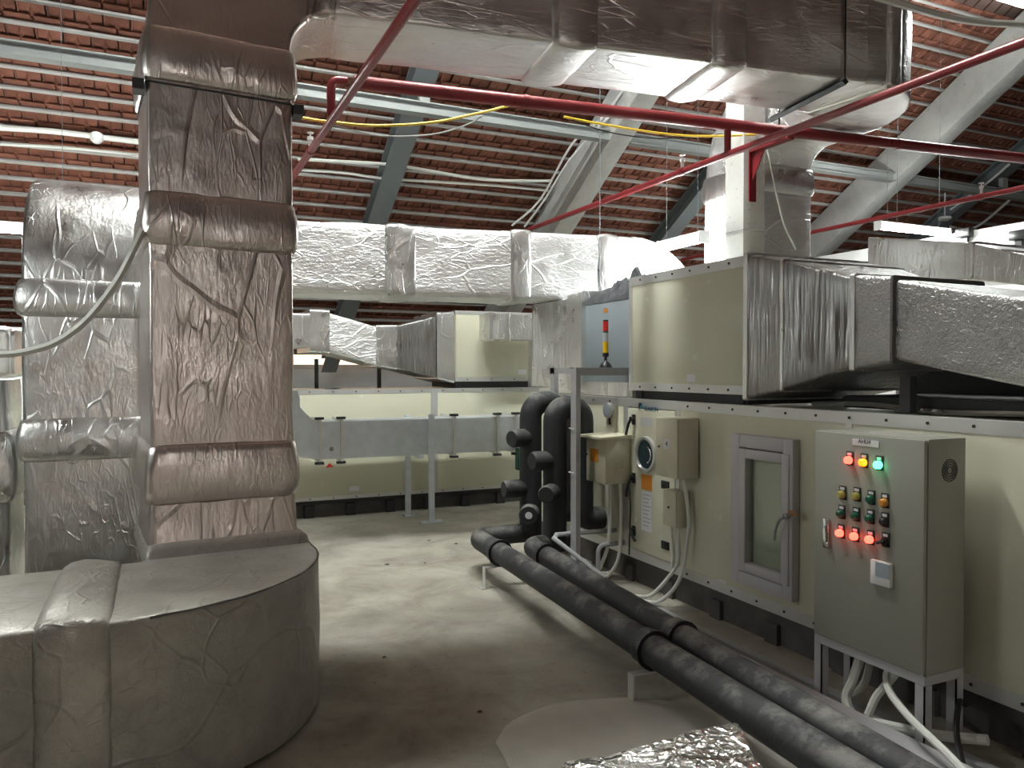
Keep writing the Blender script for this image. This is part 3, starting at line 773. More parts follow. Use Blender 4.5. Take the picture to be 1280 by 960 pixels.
MB().tube(arc(pc + V(-0.004, 0, 0), (0, 1, 0), (0, 0, 1), 0.062, math.radians(110), math.radians(250), 10), 0.008, 6).build('porthole_bar', 'chrome', door)
for py in (605, 680):
    plate_x(829, py - 5, 838, py + 5, FX - 0.004, 0.02).build('door_hinge', 'black', ahu, bevel=0.003)
plate_x(801, 521, 815, 532, FX - 0.012, 0.0015).build('sticker', 'paper', door)
plate_x(802, 592, 815, 611, FX - 0.012, 0.0015).build('warning_sticker', 'orange', door)
plate_x(802, 613, 815, 662, FX - 0.012, 0.0015).build('notice_sheet', 'paper', door)
for i in range(9):
    yy = 617 + i * 4.8
    plate_x(803.5, yy, 813.5 - (i % 3) * 1.5, yy + 1.0, FX - 0.0138, 0.0006).build('print_line', 'greywire', door)
lp = on_x(811, 511.5, FX - 0.0125)
lettering('logo_lettering', 'DAIKIN', 0.050, lp + V(0, -0.030, 0), (0, -1, 0), (0, 0, 1), 'blue', door)
l0 = on_x(800.5, 508.0, FX - 0.0125)
MB().add([l0 + V(0, 0.022, 0.026), l0 + V(0, -0.022, 0.026), l0 + V(0, 0.022, -0.026), l0 + V(-0.0015, 0.022, 0.026), l0 + V(-0.0015, -0.022, 0.026), l0 + V(-0.0015, 0.022, -0.026)],
         [(0, 1, 2), (3, 5, 4), (0, 3, 4, 1), (1, 4, 5, 2), (2, 5, 3, 0)]).build('logo_mark', 'ink', door)
MB().add([l0 + V(0, -0.026, 0.026), l0 + V(0, -0.030, 0.0), l0 + V(0, 0.018, -0.030), l0 + V(-0.0015, -0.026, 0.026), l0 + V(-0.0015, -0.030, 0.0), l0 + V(-0.0015, 0.018, -0.030)],
         [(0, 1, 2), (3, 5, 4), (0, 3, 4, 1), (1, 4, 5, 2), (2, 5, 3, 0)]).build('logo_mark', 'cyan', door)
for x0, y0, x1, y1 in ((897, 723, 908, 733),):
    plate_x(x0, y0, x1, y1, FX, 0.0015).build('rating_label', 'paper', ahu)
# gauge with tubing
g = on_x(763, 513, FX - 0.001)
tg = thing('pressure_gauge', 'round grey pressure gauge on the cream panel above the hooded box', 'gauge', g)
MB().disc(g, (-1, 0, 0), 0.058, 0.035, 20).build('case', 'greypipe', tg)
MB().disc(g + V(-0.035, 0, 0), (-1, 0, 0), 0.046, 0.003, 20).build('dial', 'greypaint', tg)
MB().tube([g + V(-0.01, 0, -0.05), g + V(-0.012, -0.01, -0.11)], 0.008, 6).build('stem', 'black', tg)

# hooded cream box
y0, y1, z0, z1 = rect_x(733, 546, 757, 600, 2.97)
q = on_x(757, 546, 2.97)
t = thing('hooded_box', 'cream steel box with rain hood, orange label and louvres', 'box', (3.08, (y0 + y1) / 2, z0))
MB().box((2.97, y0, z0), (FX - 0.003, y1, z1)).build('body', 'cream_box', t, bevel=0.004)
MB().hexa([V(2.92, y0 - 0.02, z1), V(FX - 0.003, y0 - 0.02, z1), V(FX - 0.003, y1 + 0.02, z1), V(2.92, y1 + 0.02, z1), V(2.92, y0 - 0.02, z1 + 0.02), V(FX - 0.003, y0 - 0.02, z1 + 0.032), V(FX - 0.003, y1 + 0.02, z1 + 0.032), V(2.92, y1 + 0.02, z1 + 0.02)]).build('hood', 'cream_box', t, bevel=0.003)
plate_x(738, 560, 748, 576, 2.97, 0.0015).build('warning_sticker', 'orange', t)
pl = on_x(733.5, 567, 2.97); MB().disc(pl + V(0, -0.02, 0), (-1, 0, 0), 0.009, 0.01, 10).build('lock', 'chrome', t)
for i in range(3):
    zz = z0 + 0.10 + i * 0.028
    MB().hexa([V(3.06, y0 - 0.012, zz), V(3.12, y0 - 0.012, zz), V(3.12, y0, zz), V(3.06, y0, zz), V(3.06, y0 - 0.004, zz + 0.012), V(3.12, y0 - 0.004, zz + 0.012), V(3.12, y0, zz + 0.012), V(3.06, y0, zz + 0.012)]).build('louvre', 'cream_box', t)
hb_y = (y0 + y1) / 2; hb_z = z0

# electrical box and isolator
def wall_box(name, label, px0, py0, px1, py1, Xf, lockpx=None):
    y0, y1, z0, z1 = rect_x(px0, py0, px1, py1, Xf)
    t = thing(name, label, 'electrical box', ((Xf + FX) / 2, (y0 + y1) / 2, z0), 'electrical boxes on the cream unit')
    MB().box((Xf + 0.012, y0, z0), (FX - 0.013 if y1 > yD else FX - 0.001, y1, z1)).build('body', 'cream_box', t, bevel=0.004)
    MB().box((Xf, y0 + 0.004, z0 + 0.004), (Xf + 0.011, y1 - 0.004, z1 - 0.004)).build('lid', 'cream_box', t, bevel=0.003)
    if lockpx:
        p = on_x(*lockpx, Xf); MB().disc(p, (-1, 0, 0), 0.008, 0.006, 8).build('lock', 'dark', t)
    return t, y0, y1, z0, z1
t1, a0, a1, b0, b1 = wall_box('electrical_box', 'large cream electrical box marked 4 beside the porthole', 819, 521, 847, 594, 3.02, (824, 558))
plate_x(830, 549, 836, 561, 3.02, 0.0015).build('number_label', 'paper', t1)
lettering('number', '4', 0.05, on_x(833, 555, 3.0182), (0, -1, 0), (0, 0, 1), 'ink', t1)
t2, c0, c1, d0, d1 = wall_box('electrical_box', 'small cream isolator box below the large electrical box', 828, 611, 845, 656, 3.08, (836, 634))
def conduit(name, pts, r, label, mat='conduit', group=None, n=8):
    o = MB().tube(smooth_path(pts, n), r, 8).build(name, mat, smooth=True)
    return tag(o, label, 'conduit', group)
ym = (a0 + a1) / 2
conduit('flexible_conduit', [(3.13, a0 + 0.08, b0 - 0.002), (3.15, a0 + 0.05, b0 - 0.25), (3.14, a0 + 0.05, 0.5), (3.10, a0 + 0.08, 0.22), (3.02, a0 + 0.18, 0.06), (2.97, a0 + 0.30, 0.03)], 0.013, 'white flexible conduit dropping from the large electrical box to the floor')
conduit('flexible_conduit', [(3.13, c0 + 0.05, d0 - 0.002), (3.14, c0 + 0.05, d0 - 0.2), (3.12, c0 + 0.08, 0.25), (3.03, c0 + 0.20, 0.07), (2.97, c0 + 0.34, 0.03)], 0.013, 'white flexible conduit dropping from the small isolator box to the floor')
conduit('flexible_conduit', [(3.13, c0 + 0.12, d0 - 0.002), (3.155, c0 + 0.13, d0 - 0.2), (3.15, c0 + 0.13, 0.3), (3.14, c0 + 0.13, 0.21)], 0.010, 'thin grey conduit between isolator box and unit base')
conduit('flexible_conduit', [(3.08, hb_y - 0.03, hb_z - 0.002), (3.08, hb_y - 0.03, 0.5), (3.06, hb_y - 0.02, 0.25), (3.00, hb_y + 0.02, 0.06), (2.96, hb_y - 0.05, 0.03)], 0.014, 'white flexible conduit leaving the hooded box to the floor')
conduit('flexible_conduit', [(3.12, hb_y - 0.10, hb_z - 0.002), (3.13, hb_y - 0.10, 0.5), (3.11, hb_y - 0.10, 0.2), (3.06, hb_y - 0.05, 0.06), (3.02, hb_y - 0.02, 0.03)], 0.013, 'white flexible conduit close to the panel under the hooded box')
conduit('cable', [(3.15, hb_y - 0.17, hb_z - 0.002), (3.16, hb_y - 0.18, 0.6), (3.16, hb_y - 0.17, 0.35), (3.17, hb_y - 0.15, 0.22)], 0.006, 'thin black cable below the hooded box', 'black')

# white framed inspection window
y0, y1, z0, z1 = rect_x(922, 541, 1000, 724, FX - 0.003)
t = thing('inspection_window', 'white framed narrow inspection window on the cream unit', 'window', (FX - 0.02, (y0 + y1) / 2, z0))
def frame_x(y0, y1, z0, z1, w, xa, xb, name, mat, bev=0.004):
    for nm, (p, q) in (('l', ((xa, y1 - w, z0), (xb, y1, z1))), ('r', ((xa, y0, z0), (xb, y0 + w, z1))), ('t', ((xa, y0 + w, z1 - w), (xb, y1 - w, z1))), ('b', ((xa, y0 + w, z0), (xb, y1 - w, z0 + w)))):
        MB().box(p, q).build(name, mat, t, bevel=bev)
frame_x(y0, y1, z0, z1, 0.075, FX - 0.055, FX - 0.002, 'outer_frame', 'upvc')
frame_x(y0 + 0.02, y1 - 0.083, z0 + 0.083, z1 - 0.083, 0.055, FX - 0.066, FX - 0.006, 'sash_frame', 'upvc')
MB().box((FX - 0.030, y0 + 0.07, z0 + 0.13), (FX - 0.024, y1 - 0.135, z1 - 0.13)).build('pane', 'glass', t)
ph = on_x(985, 645, FX - 0.07)
mb = MB(); mb.disc(ph + V(0.004, 0, 0), (-1, 0, 0), 0.018, 0.03, 10)
mb.tube(smooth_path([ph + V(-0.03, 0, 0), ph + V(-0.045, 0.025, -0.03), ph + V(-0.045, 0.05, -0.09), ph + V(-0.04, 0.058, -0.14)], 4), 0.009, 8)
mb.build('window_handle', 'greypipe', t, smooth=True)
plate_x(985, 637, 996, 644, FX - 0.0665, 0.0012).build('tape_strip', 'tape', t)

# ---- control cabinet
CX = 2.86
y0, y1, z0, z1 = rect_x(1018, 537, 1157, 792, CX)
cab = thing('control_cabinet', 'grey control cabinet with lit buttons standing on angle legs', 'cabinet', (CX + 0.12, (y0 + y1) / 2, 0))
MB().box((CX + 0.022, y0, z0), (3.11, y1, z1)).build('body', 'cabinet', cab, bevel=0.004)
cd = MB().box((CX, y0 + 0.004, z0 + 0.004), (CX + 0.02, y1 - 0.004, z1 - 0.004)).build('door', 'cabinet', cab, bevel=0.005)
LG = 0.045
for yy in (y0, y1 - LG):
    for xx in (CX + 0.01, 3.11 - LG):
        mb = MB().box((xx, yy, 0.0), (xx + LG, yy + 0.006, z0 - 0.042)); mb.box((xx, yy, 0), (xx + 0.006, yy + LG, z0 - 0.042))
        mb.build('leg', 'angle', cab)
for p, q in (((CX + 0.01, y0, z0 - 0.04), (CX + 0.02, y1, z0)), ((3.10, y0, z0 - 0.04), (3.11, y1, z0)), ((CX + 0.022, y0, z0 - 0.04), (3.098, y0 + 0.008, z0)), ((CX + 0.022, y1 - 0.008, z0 - 0.04), (3.098, y1, z0))):
    MB().box(p, q).build('base_rail', 'angle', cab)
plate_x(1066, 548, 1099, 556, CX, 0.003).build('name_plate', 'paper', cd)
lettering('plate_lettering', 'AHU4', 0.026, on_x(1080.5, 552.2, CX - 0.0032), (0, -1, 0), (0, 0, 1), 'ink', cd)
def button(px, py, mat, big=True, kind='button'):
    p = on_x(px, py, CX)
    MB().box((CX - 0.006, p.y - 0.019, p.z - 0.024), (CX, p.y + 0.019, p.z + 0.040)).build('button_plate', 'black', cd, bevel=0.002)
    MB().box((CX - 0.0075, p.y - 0.012, p.z + 0.022), (CX - 0.006, p.y + 0.012, p.z + 0.034)).build('button_tag', 'paper', cd)
    if kind == 'switch':
        MB().disc(p + V(-0.006, 0, 0), (-1, 0, 0), 0.016, 0.012, 14).build('selector', 'black', cd)
        MB().tube([p + V(-0.02, -0.004, 0.004), p + V(-0.03, 0.026, -0.008)], 0.007, 8).build('selector_lever', 'black', cd)
    else:
        r = 0.0165
        MB().tube([p + V(-0.006, 0, 0), p + V(-0.010, 0, 0), p + V(-0.024, 0, 0), p + V(-0.030, 0, 0)], [r * 1.12, r * 1.12, r, r * 0.7], 14).build('button', mat, cd, smooth=True)
button(1063, 575, 'lamp_red'); button(1081, 578, 'lamp_amber'); button(1100, 581, 'lamp_green')
for px, py, m_ in ((1054, 618, 'dullyellow'), (1072, 620, 'dullyellow'), (1090, 624, 'green'), (1107, 628, 'orange'),
                   (1053, 642, 'green'), (1071, 645, 'green'), (1089, 648, 'green'), (1107, 652, 'black'),
                   (1052, 666, 'lamp_red'), (1070, 670, 'lamp_red'), (1089, 674, 'lamp_red')):
    button(px, py, m_)
button(1108, 677, None, kind='switch')
for px, py in ((1056, 690), (1074, 694), (1091, 699)):
    MB().disc(on_x(px, py, CX), (-1, 0, 0), 0.013, 0.003, 14).build('blank_plug', 'cabinet', cd)
plate_x(1092, 698, 1117, 728, CX, 0.022).build('controller', 'white', cd, bevel=0.004)
plate_x(1094.5, 702, 1112, 720, CX - 0.022, 0.0015).build('controller_screen', 'greypaint', cd)
plate_x(1031, 647, 1038, 684, CX, 0.014).build('door_latch', 'chrome', cd, bevel=0.003)
MB().disc(on_x(1034.5, 681, CX - 0.014), (-1, 0, 0), 0.010, 0.01, 12).build('key_lock', 'chrome', cd)
cv = on_y(1187, 588, y0)
for r in (0.046, 0.036, 0.026, 0.016):
    n = 24; mb = MB()
    mb.tube([cv + V(r * math.cos(a), -0.001, r * math.sin(a)) for a in [k * 2 * math.pi / n for k in range(n + 1)]], 0.0022, 5, caps=False)
    mb.build('vent_ring', 'dark', cab)
# hoses under the cabinet
yc0 = y0
conduit('flexible_hose', [(2.97, y0 + 0.40, z0 - 0.045), on_x(1066, 850, 2.93), on_x(1058, 872, 2.90), on_x(1066, 893, 2.87), on_x(1090, 902, 2.87), on_x(1130, 911, 2.92), on_x(1180, 920, 2.98), on_x(1235, 925, 3.04)], 0.022, 'thick white hose looping out from under the control cabinet onto the floor')
conduit('flexible_hose', [(2.98, y0 + 0.20, z0 - 0.045), on_x(1113, 850, 2.95), on_x(1096, 870, 2.90), on_x(1085, 894, 2.86)], 0.018, 'white hose end dropping from the cabinet onto the looping hose')
conduit('flexible_hose', [(2.96, y0 + 0.24, z0 - 0.045), on_x(1108, 848, 2.93), on_x(1114, 868, 2.86), on_x(1140, 900, 2.78), on_x(1180, 938, 2.72), on_x(1215, 975, 2.68)], 0.016, 'straight white hose running from the cabinet toward the black pipes')
conduit('flexible_hose', [(3.04, y0 + 0.40, z0 - 0.045), on_x(1082, 850, 3.02), on_x(1070, 866, 3.0), on_x(1058, 868, 3.0)], 0.018, 'white hose curling behind the looping hose under the cabinet')
conduit('cable', [(3.05, y0 - 0.05, 0.2), (3.0, y0 - 0.06, 0.22), (2.93, y0 - 0.1, 0.12), (2.85, y0 - 0.2, 0.02), (2.8, y0 - 0.3, 0.02)], 0.012, 'black cable bent over the floor beside the cabinet leg', 'black')

# ---- upper unit with transition
yU0, yU1, zU0, zU1 = rect_x(787, 347.5, 932, 487.5, FX)
u = thing('upper_air_unit', 'glossy cream upper air unit box stacked on the long unit', 'air unit', (3.7, (yU0 + yU1) / 2, ZT), )
ZR = ZT + 0.001
for yy in (yU0 + 0.05, yU1 - 0.12):
    MB().box((FX + 0.03, yy, ZR), (4.10, yy + 0.07, zU0)).build('bearer', 'dark', u)
MB().box((FX + 0.045, yU0 + 0.02, ZR), (FX + 0.075, yU1 - 0.02, zU0)).build('channel', 'dark', u)
MB().box((FX + 0.02, yU0 + 0.01, zU0 + 0.005), (4.14, yU1 - 0.01, zU1 - 0.008)).build('body', 'cream', u)
MB().box((FX + 0.002, yU0 + 0.02, zU0 + 0.05), (FX + 0.03, yU1 - 0.03, zU1 - 0.06)).build('panel', 'cream', u, bevel=0.004)
MB().box((FX - 0.003, yU0, zU1 - 0.065), (FX + 0.05, yU1, zU1)).build('top_rail', 'alu', u)
MB().box((FX - 0.003, yU0, zU0), (FX + 0.05, yU1, zU0 + 0.055)).build('bottom_rail', 'alu', u)
MB().box((FX - 0.002, yU1 - 0.035, zU0 + 0.056), (FX + 0.05, yU1, zU1 - 0.066)).build('post', 'alu', u)
sc = MB(); screw_row_x(FX - 0.003, yU0 + 0.05, yU1 - 0.05, zU1 - 0.03, 6, sc); screw_row_x(FX - 0.003, yU0 + 0.05, yU1 - 0.05, zU0 + 0.027, 6, sc)
sc.build('screws', 'dark', u, kind='stuff')
plate_x(859, 468, 869, 477, FX + 0.002, 0.0015).build('rating_label', 'paper', u)

t = thing('transition_duct', 'silver foil transition duct narrowing from the glossy cream upper unit', 'duct', (3.7, 2.6, 1.5))
def tspec(px, pt, pb, X, Xb):
    a, b = on_x(px, pt, X), on_x(px, pb, X)
    return (V((X + Xb) / 2, a.y, (a.z + b.z) / 2), V(1, 0, 0), Z, Xb - X, a.z - b.z)
s0 = tspec(933, 317, 499, FX - 0.02, 4.17); s1 = tspec(978, 325, 489, FX - 0.02, 4.15); s2 = tspec(1069, 347, 459, 3.30, 3.95)
s3 = tspec(1118, 349, 450, 3.30, 3.95); s4 = tspec(1280, 372, 484, 3.30, 4.2)
s5 = (s4[0] + V(0, -0.9, -0.06), s4[1], s4[2], s4[3] + 0.1, s4[4] + 0.25)
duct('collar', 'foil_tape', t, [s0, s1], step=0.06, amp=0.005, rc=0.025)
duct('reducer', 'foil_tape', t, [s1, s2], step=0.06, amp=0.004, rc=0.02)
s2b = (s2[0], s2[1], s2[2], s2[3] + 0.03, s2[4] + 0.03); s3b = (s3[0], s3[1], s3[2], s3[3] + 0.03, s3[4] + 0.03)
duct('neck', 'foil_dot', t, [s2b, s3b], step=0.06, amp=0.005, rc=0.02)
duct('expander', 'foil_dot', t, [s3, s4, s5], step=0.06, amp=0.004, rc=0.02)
for s_, mt_, g_, ln_ in ((s0, 'foil', 0.014, 0.035), (s1, 'foil', 0.010, 0.02), (s2b, 'foil', 0.012, 0.03), (s3b, 'base', 0.008, 0.014)):
    duct('edge_tape', mt_, t, [(s_[0] + V(0, ln_ / 2, 0), s_[1], s_[2], s_[3] + g_, s_[4] + g_), (s_[0] - V(0, ln_ / 2, 0), s_[1], s_[2], s_[3] + g_, s_[4] + g_)], step=0.05, amp=0.004, rc=0.015, freq=9)
for yy in (s3[0].y, s4[0].y - 0.4):
    MB().box((3.38, yy - 0.03, ZT + 0.001), (3.43, yy + 0.03, s4[0].z - s4[4] / 2 + 0.04)).build('stool', 'dark', t)

# low covered plenum on the unit top, behind the neck
t = thing('low_plenum', 'low black covered plenum with foil edging under the transition duct', 'duct', (4.4, 1.8, ZT))
MB().box((3.52, 0.0, ZT + 0.002), (4.29, 3.2, 1.455)).build('cover', 'dark', t, bevel=0.01)
MB().box((4.30, 0.0, ZT + 0.002), (5.4, 3.45, 1.62)).build('cover', 'dark', t, bevel=0.01)
for zz_, x_ in ((ZT + 0.016, 3.50), (1.60, 4.285)):
    MB().tube(smooth_path([(x_, 3.4 - i * 0.4, zz_ + 0.012 * math.sin(i * 2.1)) for i in range(9)], 4), 0.014, 6).build('foil_edge', 'foil', t, smooth=True)

# second transition further right
t = thing('distant_transition_duct', 'dark sided foil transition duct with bright sloping top near the white partition', 'duct', (6.4, 3.9, 2.2))
s0 = tspec(1085, 296, 356, 6.0, 6.9); s1 = tspec(1212, 303, 349, 6.0, 6.8); s2 = tspec(1290, 320, 358, 6.0, 6.8)
s3 = (s2[0] + V(0, -1.0, -0.2), s2[1], s2[2], s2[3], s2[4])
duct('casing', 'foil', t, [s0, s1, s2, s3], step=0.08, amp=0.005, rc=0.02)
band('joint_wrap', 'foil', t, s1[0], (0, 1, 0), s1[1], s1[2], s1[3], s1[4], 0.08, 0.012)
for yy in (s0[0].y - 0.1, s3[0].y + 0.1):
    MB().box((6.3, yy - 0.03, 0.0), (6.36, yy + 0.03, s3[0].z - s3[4] / 2 + 0.02)).build('leg', 'angle', t)

# ---- foil plenum with grey canvas left of the upper unit, cloth on it
t = thing('plenum_duct', 'fluted silver foil plenum with grey canvas side under the bright cross duct', 'duct', (3.7, 5.8, ZT))
yc1, yc0_, _, _ = (yU1, 0, 0, 0)
ycan = on_x(731, 400, 3.30).y; yf0 = on_x(713, 400, 3.27).y; yf1 = on_x(665, 400, 3.27).y
zpt = on_x(731, 382, 3.3).z
MB().box((3.30, yU1 + 0.03, 1.50), (4.08, ycan, zpt)).build('canvas', 'greypaint', t, bevel=0.01)
duct('casing', 'foil_flute', t, [(V(3.69, yf0, 1.83), V(1, 0, 0), Z, 0.84, 0.80), (V(3.69, yf1, 1.83), V(1, 0, 0), Z, 0.84, 0.80)], step=0.06, amp=0.006, rc=0.02)
duct('collar', 'foil', t, [(V(3.69, ycan - 0.02, 1.84), V(1, 0, 0), Z, 0.87, 0.86), (V(3.69, yf0 + 0.03, 1.84), V(1, 0, 0), Z, 0.87, 0.86)], step=0.05, amp=0.006, rc=0.025)
duct('foot', 'foil', t, [(V(3.68, (yU1 + yf1) / 2 + 0.05, ZT + 0.002), V(1, 0, 0), V(0, 1, 0), 0.74, yf1 - yU1 - 0.2), (V(3.68, (yU1 + yf1) / 2 + 0.05, 1.52), V(1, 0, 0), V(0, 1, 0), 0.74, yf1 - yU1 - 0.2)], step=0.06, amp=0.006)
duct('edge_strip', 'foil', t, [(V(3.69, yU1 + 0.002, 1.86), V(1, 0, 0), Z, 0.95, zU1 - zU0), (V(3.69, yU1 + 0.03, 1.86), V(1, 0, 0), Z, 0.95, zU1 - zU0)], step=0.05, amp=0.003)
plate_x(755, 386, 760, 391, 3.30, 0.003).build('indicator_lens', 'orange', t)
cl = MB(); nx, ny = 16, 20
P_ = []
for i in range(nx + 1):
    for j in range(ny + 1):
        a, b = i / nx, j / ny; x = 3.30 + 0.5 * a; y = yU1 + 0.10 + (ycan - yU1 + 0.05) * b
        e = min(a, 1 - a, b, 1 - b) * 4; e = min(1, e) ** 0.6
        h = 0.13 * e * (0.75 + 1.3 * noise.noise(V(x * 6, y * 6, 3))) + 0.16 * e * abs(noise.noise(V(x * 11, y * 11, 7)))
        P_.append(V(x + 0.02 * noise.noise(V(y * 7, 1, 2)), y, zpt + 0.003 + max(0, h)))
nb = len(P_); P_ += [V(p.x, p.y, zpt + 0.001) for p in P_]
W = ny + 1; F_ = []
for i in range(nx):
    for j in range(ny):
        a = i * W + j; F_ += [(a, a + 1, a + W + 1, a + W), (nb + a, nb + a + W, nb + a + W + 1, nb + a + 1)]
bd = [j for j in range(W)] + [i * W + ny for i in range(1, nx + 1)] + [nx * W + j for j in range(ny - 1, -1, -1)] + [i * W for i in range(nx - 1, 0, -1)]
for k in range(len(bd)):
    a, b = bd[k], bd[(k + 1) % len(bd)]; F_.append((a, nb + a, nb + b, b))
cl.add(P_, F_)
tag(cl.build('crumpled_cloth', 'cloth', smooth=True), 'crumpled dark grey cloth heaped on the canvas plenum', 'cloth')

# signal tower
q = on_y(757, 456, 5.08); bx0, by0 = q.x, 5.08
zbm = 1.615
t = thing('signal_tower', 'red, clear and yellow signal tower light on the grey angle frame', 'signal light', (bx0, by0, zbm))
def zz(y): return on_y(757, y, 5.08).z
MB().tube([(bx0, by0, zbm + 0.001), (bx0, by0, zbm + 0.02), (bx0, by0, zz(451))], [0.05, 0.045, 0.014], 16).build('foot', 'black', t, smooth=True)
MB().tube([(bx0, by0, zz(451)), (bx0, by0, zz(446))], 0.012, 10).build('stem', 'black', t)
MB().tube([(bx0, by0, zz(446)), (bx0, by0, zz(441))], 0.024, 16).build('socket', 'black', t)
for ya, yb, m_ in ((441, 427, 'yellow'), (427, 416, 'clear'), (414, 402, 'redlens')):
    MB().tube([(bx0, by0, zz(ya)), (bx0, by0, zz(yb))], 0.021, 16).build('lens', m_, t)
MB().tube([(bx0, by0, zz(416)), (bx0, by0, zz(414))], 0.022, 16).build('spacer', 'green', t)
MB().tube([(bx0, by0, zz(402)), (bx0, by0, zz(400))], 0.021, 16).build('cap', 'black', t)

# angle frame
t = thing('angle_frame', 'grey steel angle frame standing before the black insulated pipes', 'frame', (2.8, 5.08, 0))
pf = V(2.80, 5.08, 0); L = 0.08
def post(x, y, z1):
    mb = MB().box((x, y - L, 0), (x + 0.007, y, z1)); mb.box((x + 0.007, y - 0.007, 0), (x + L, y, z1)); return mb.build('post', 'angle', t)
post(2.80, 5.08, zbm); post(3.10, 6.0, zbm)
MB().box((2.80, 5.081, zbm - 0.06), (3.42, 5.088, zbm)).build('beam', 'angle', t)
MB().box((2.80, 5.04, zbm - 0.008), (3.42, 5.081, zbm)).build('beam', 'angle', t)
MB().box((3.10, 5.09, zbm - 0.05), (3.107, 6.0, zbm)).build('beam', 'angle', t)
MB().box((3.42, 5.04, ZT + 0.002), (3.45, 5.088, zbm)).build('post', 'angle', t)
for zz_ in (1.16, 0.83):
    MB().tube([(2.79, 5.02, zz_), (2.79, 5.09, zz_), (2.86, 5.10, zz_ + 0.005)], 0.004, 5).build('cable_tie', 'white', t)

# ---- black insulated pipes
PR = 0.092
def pipe_thing(name, label, path, r, loc, stubs, collars, rb=0.10):
    t = thing(name, label, 'pipe', loc, 'black insulated pipes')
    MB().tube(path, r, 16).build('insulation', 'rubber', t, smooth=True, angle=50)
    for p, ax, rr, ln in stubs:
        p = V(p); ax = V(ax).normalized()
        MB().tube([p, p + ax * (ln - 0.02), p + ax * ln], [rr, rr, rr * 0.85], 14).build('valve_stub', 'rubber', t, smooth=True)
    for a_, b_, y in collars:
        c = a_.lerp(b_, (a_.y - y) / (a_.y - b_.y)); dd = (b_ - a_).normalized()
        MB().tube([c - dd * 0.07, c - dd * 0.06, c + dd * 0.01], [r + 0.004, r + 0.011, r + 0.013], 18).build('collar', 'rubber', t, smooth=True, angle=35)
        MB().tube([c + dd * 0.01, c + dd * 0.03], r + 0.019, 18).build('clamp_ring', 'black', t, smooth=True, angle=35)
    return t
zt = 1.33
P1a, P1b = V(2.30, 5.75, 0.25), V(2.04, 0.6, 0.23)
P2a, P2b = V(2.565, 5.30, 0.25), V(2.20, 0.6, 0.22)
def on_pipe(a, b, y): return a.lerp(b, (a.y - y) / (a.y - b.y))
p1 = bend([P1b, P1a, (2.78, 5.75, 0.25)], 0.14, 7)
pipe_thing('insulated_pipe', 'thick black insulated floor pipe nearest the open floor with bend', p1, 0.078, (2.2, 3.0, 0), [], [(P1a, P1b, 5.22), (P1a, P1b, 3.12)])
p2 = bend([P2b, P2a, (2.78, 5.30, 0.25)], 0.10, 7)
pipe_thing('insulated_pipe', 'thick black insulated floor pipe between the outer pipe and cable duct', p2, 0.074, (2.40, 3.0, 0), [], [(P2a, P2b, 4.98), (P2a, P2b, 3.2)])
u1 = bend([(2.79, 5.75, 0.2), (2.79, 5.75, zt), (3.06, 5.75, zt), (3.06, 5.75, 0.40), (FX - 0.002, 5.75, 0.40)], 0.125, 8)
pipe_thing('insulated_pipe', 'black insulated riser loop with stubs beside the back unit gap', u1, PR, (2.8, 5.75, 0),
           [((2.79, 5.75, 1.04), (-1, -0.35, 0), 0.075, 0.22), ((2.79, 5.75, 0.62), (-1, 0.05, 0), 0.075, 0.24), ((2.79, 5.75, 0.42), (-0.6, -1, 0), 0.085, 0.17)], [])
_c = V(2.79, 5.75, 0.42) + V(-0.6, -1, 0).normalized() * 0.171
MB().disc(_c, (-0.6, -1, 0), 0.03, 0.003, 12).build('stub_tag', 'paper', bpy.data.objects['insulated_pipe.002'])
u2 = bend([(2.78, 5.30, 0.2), (2.78, 5.30, zt - 0.02), (3.02, 5.30, zt - 0.02), (3.02, 5.30, 0.42), (FX - 0.002, 5.30, 0.42)], 0.115, 8)
pipe_thing('insulated_pipe', 'black insulated riser loop directly behind the angle frame post', u2, PR, (2.8, 5.30, 0),
           [((2.78, 5.30, 0.90), (-1, -0.1, 0), 0.075, 0.21), ((2.78, 5.30, 0.66), (-0.75, -0.75, 0), 0.070, 0.22)], [])
def support(y, label):
    a, b = on_pipe(P1a, P1b, y), on_pipe(P2a, P2b, y)
    t = thing('pipe_support', label, 'bracket', (a.x, y, 0), 'pipe supports')
    zt_ = min(a.z - 0.078, b.z - 0.074) - 0.022; xa, xb = a.x - 0.13, b.x + 0.11
    for x in (xa, xb):
        MB().box((x, y - 0.025, 0), (x + 0.006, y + 0.025, zt_)).build('leg', 'alu', t)
        MB().box((x - 0.03, y - 0.03, 0), (x + 0.04, y + 0.03, 0.006)).build('foot_plate', 'alu', t)
    MB().box((xa, y - 0.025, zt_), (xb + 0.006, y + 0.025, zt_ + 0.006)).build('cross_bar', 'alu', t)
support(5.20, 'small grey channel bracket under the pipes by the bend')
support(3.10, 'small grey channel bracket under the pipes by the cement patch')
# drain pipe, cable duct
conduit('drain_pipe', bend([(FX - 0.002, 5.08, 0.36), (2.70, 5.12, 0.36), (2.62, 5.00, 0.36), (2.78, 4.55, 0.16)], 0.04), 0.018, 'small grey drain pipe crossing in front of the riser loops', 'greypipe', n=2)
conduit('drain_pipe', bend([(FX - 0.002, 4.98, 0.28), (2.98, 4.98, 0.28), (2.98, 4.98, 0.06)], 0.05), 0.018, 'short grey drain stub bending down beside the hooded box', 'greypipe', n=2)
t = thing('cable_duct', 'long low grey cable duct lying beside the unit base', 'cable duct', (2.85, 2.0, 0))
MB().box((2.69, -0.5, 0.0), (2.83, 4.78, 0.055)).build('tray', 'greypipe', t)
MB().box((2.682, -0.5, 0.056), (2.838, 4.68, 0.066)).build('lid', 'angle', t)
MB().box((2.70, 4.66, 0.067), (2.82, 4.80, 0.13)).build('open_end', 'black', t)
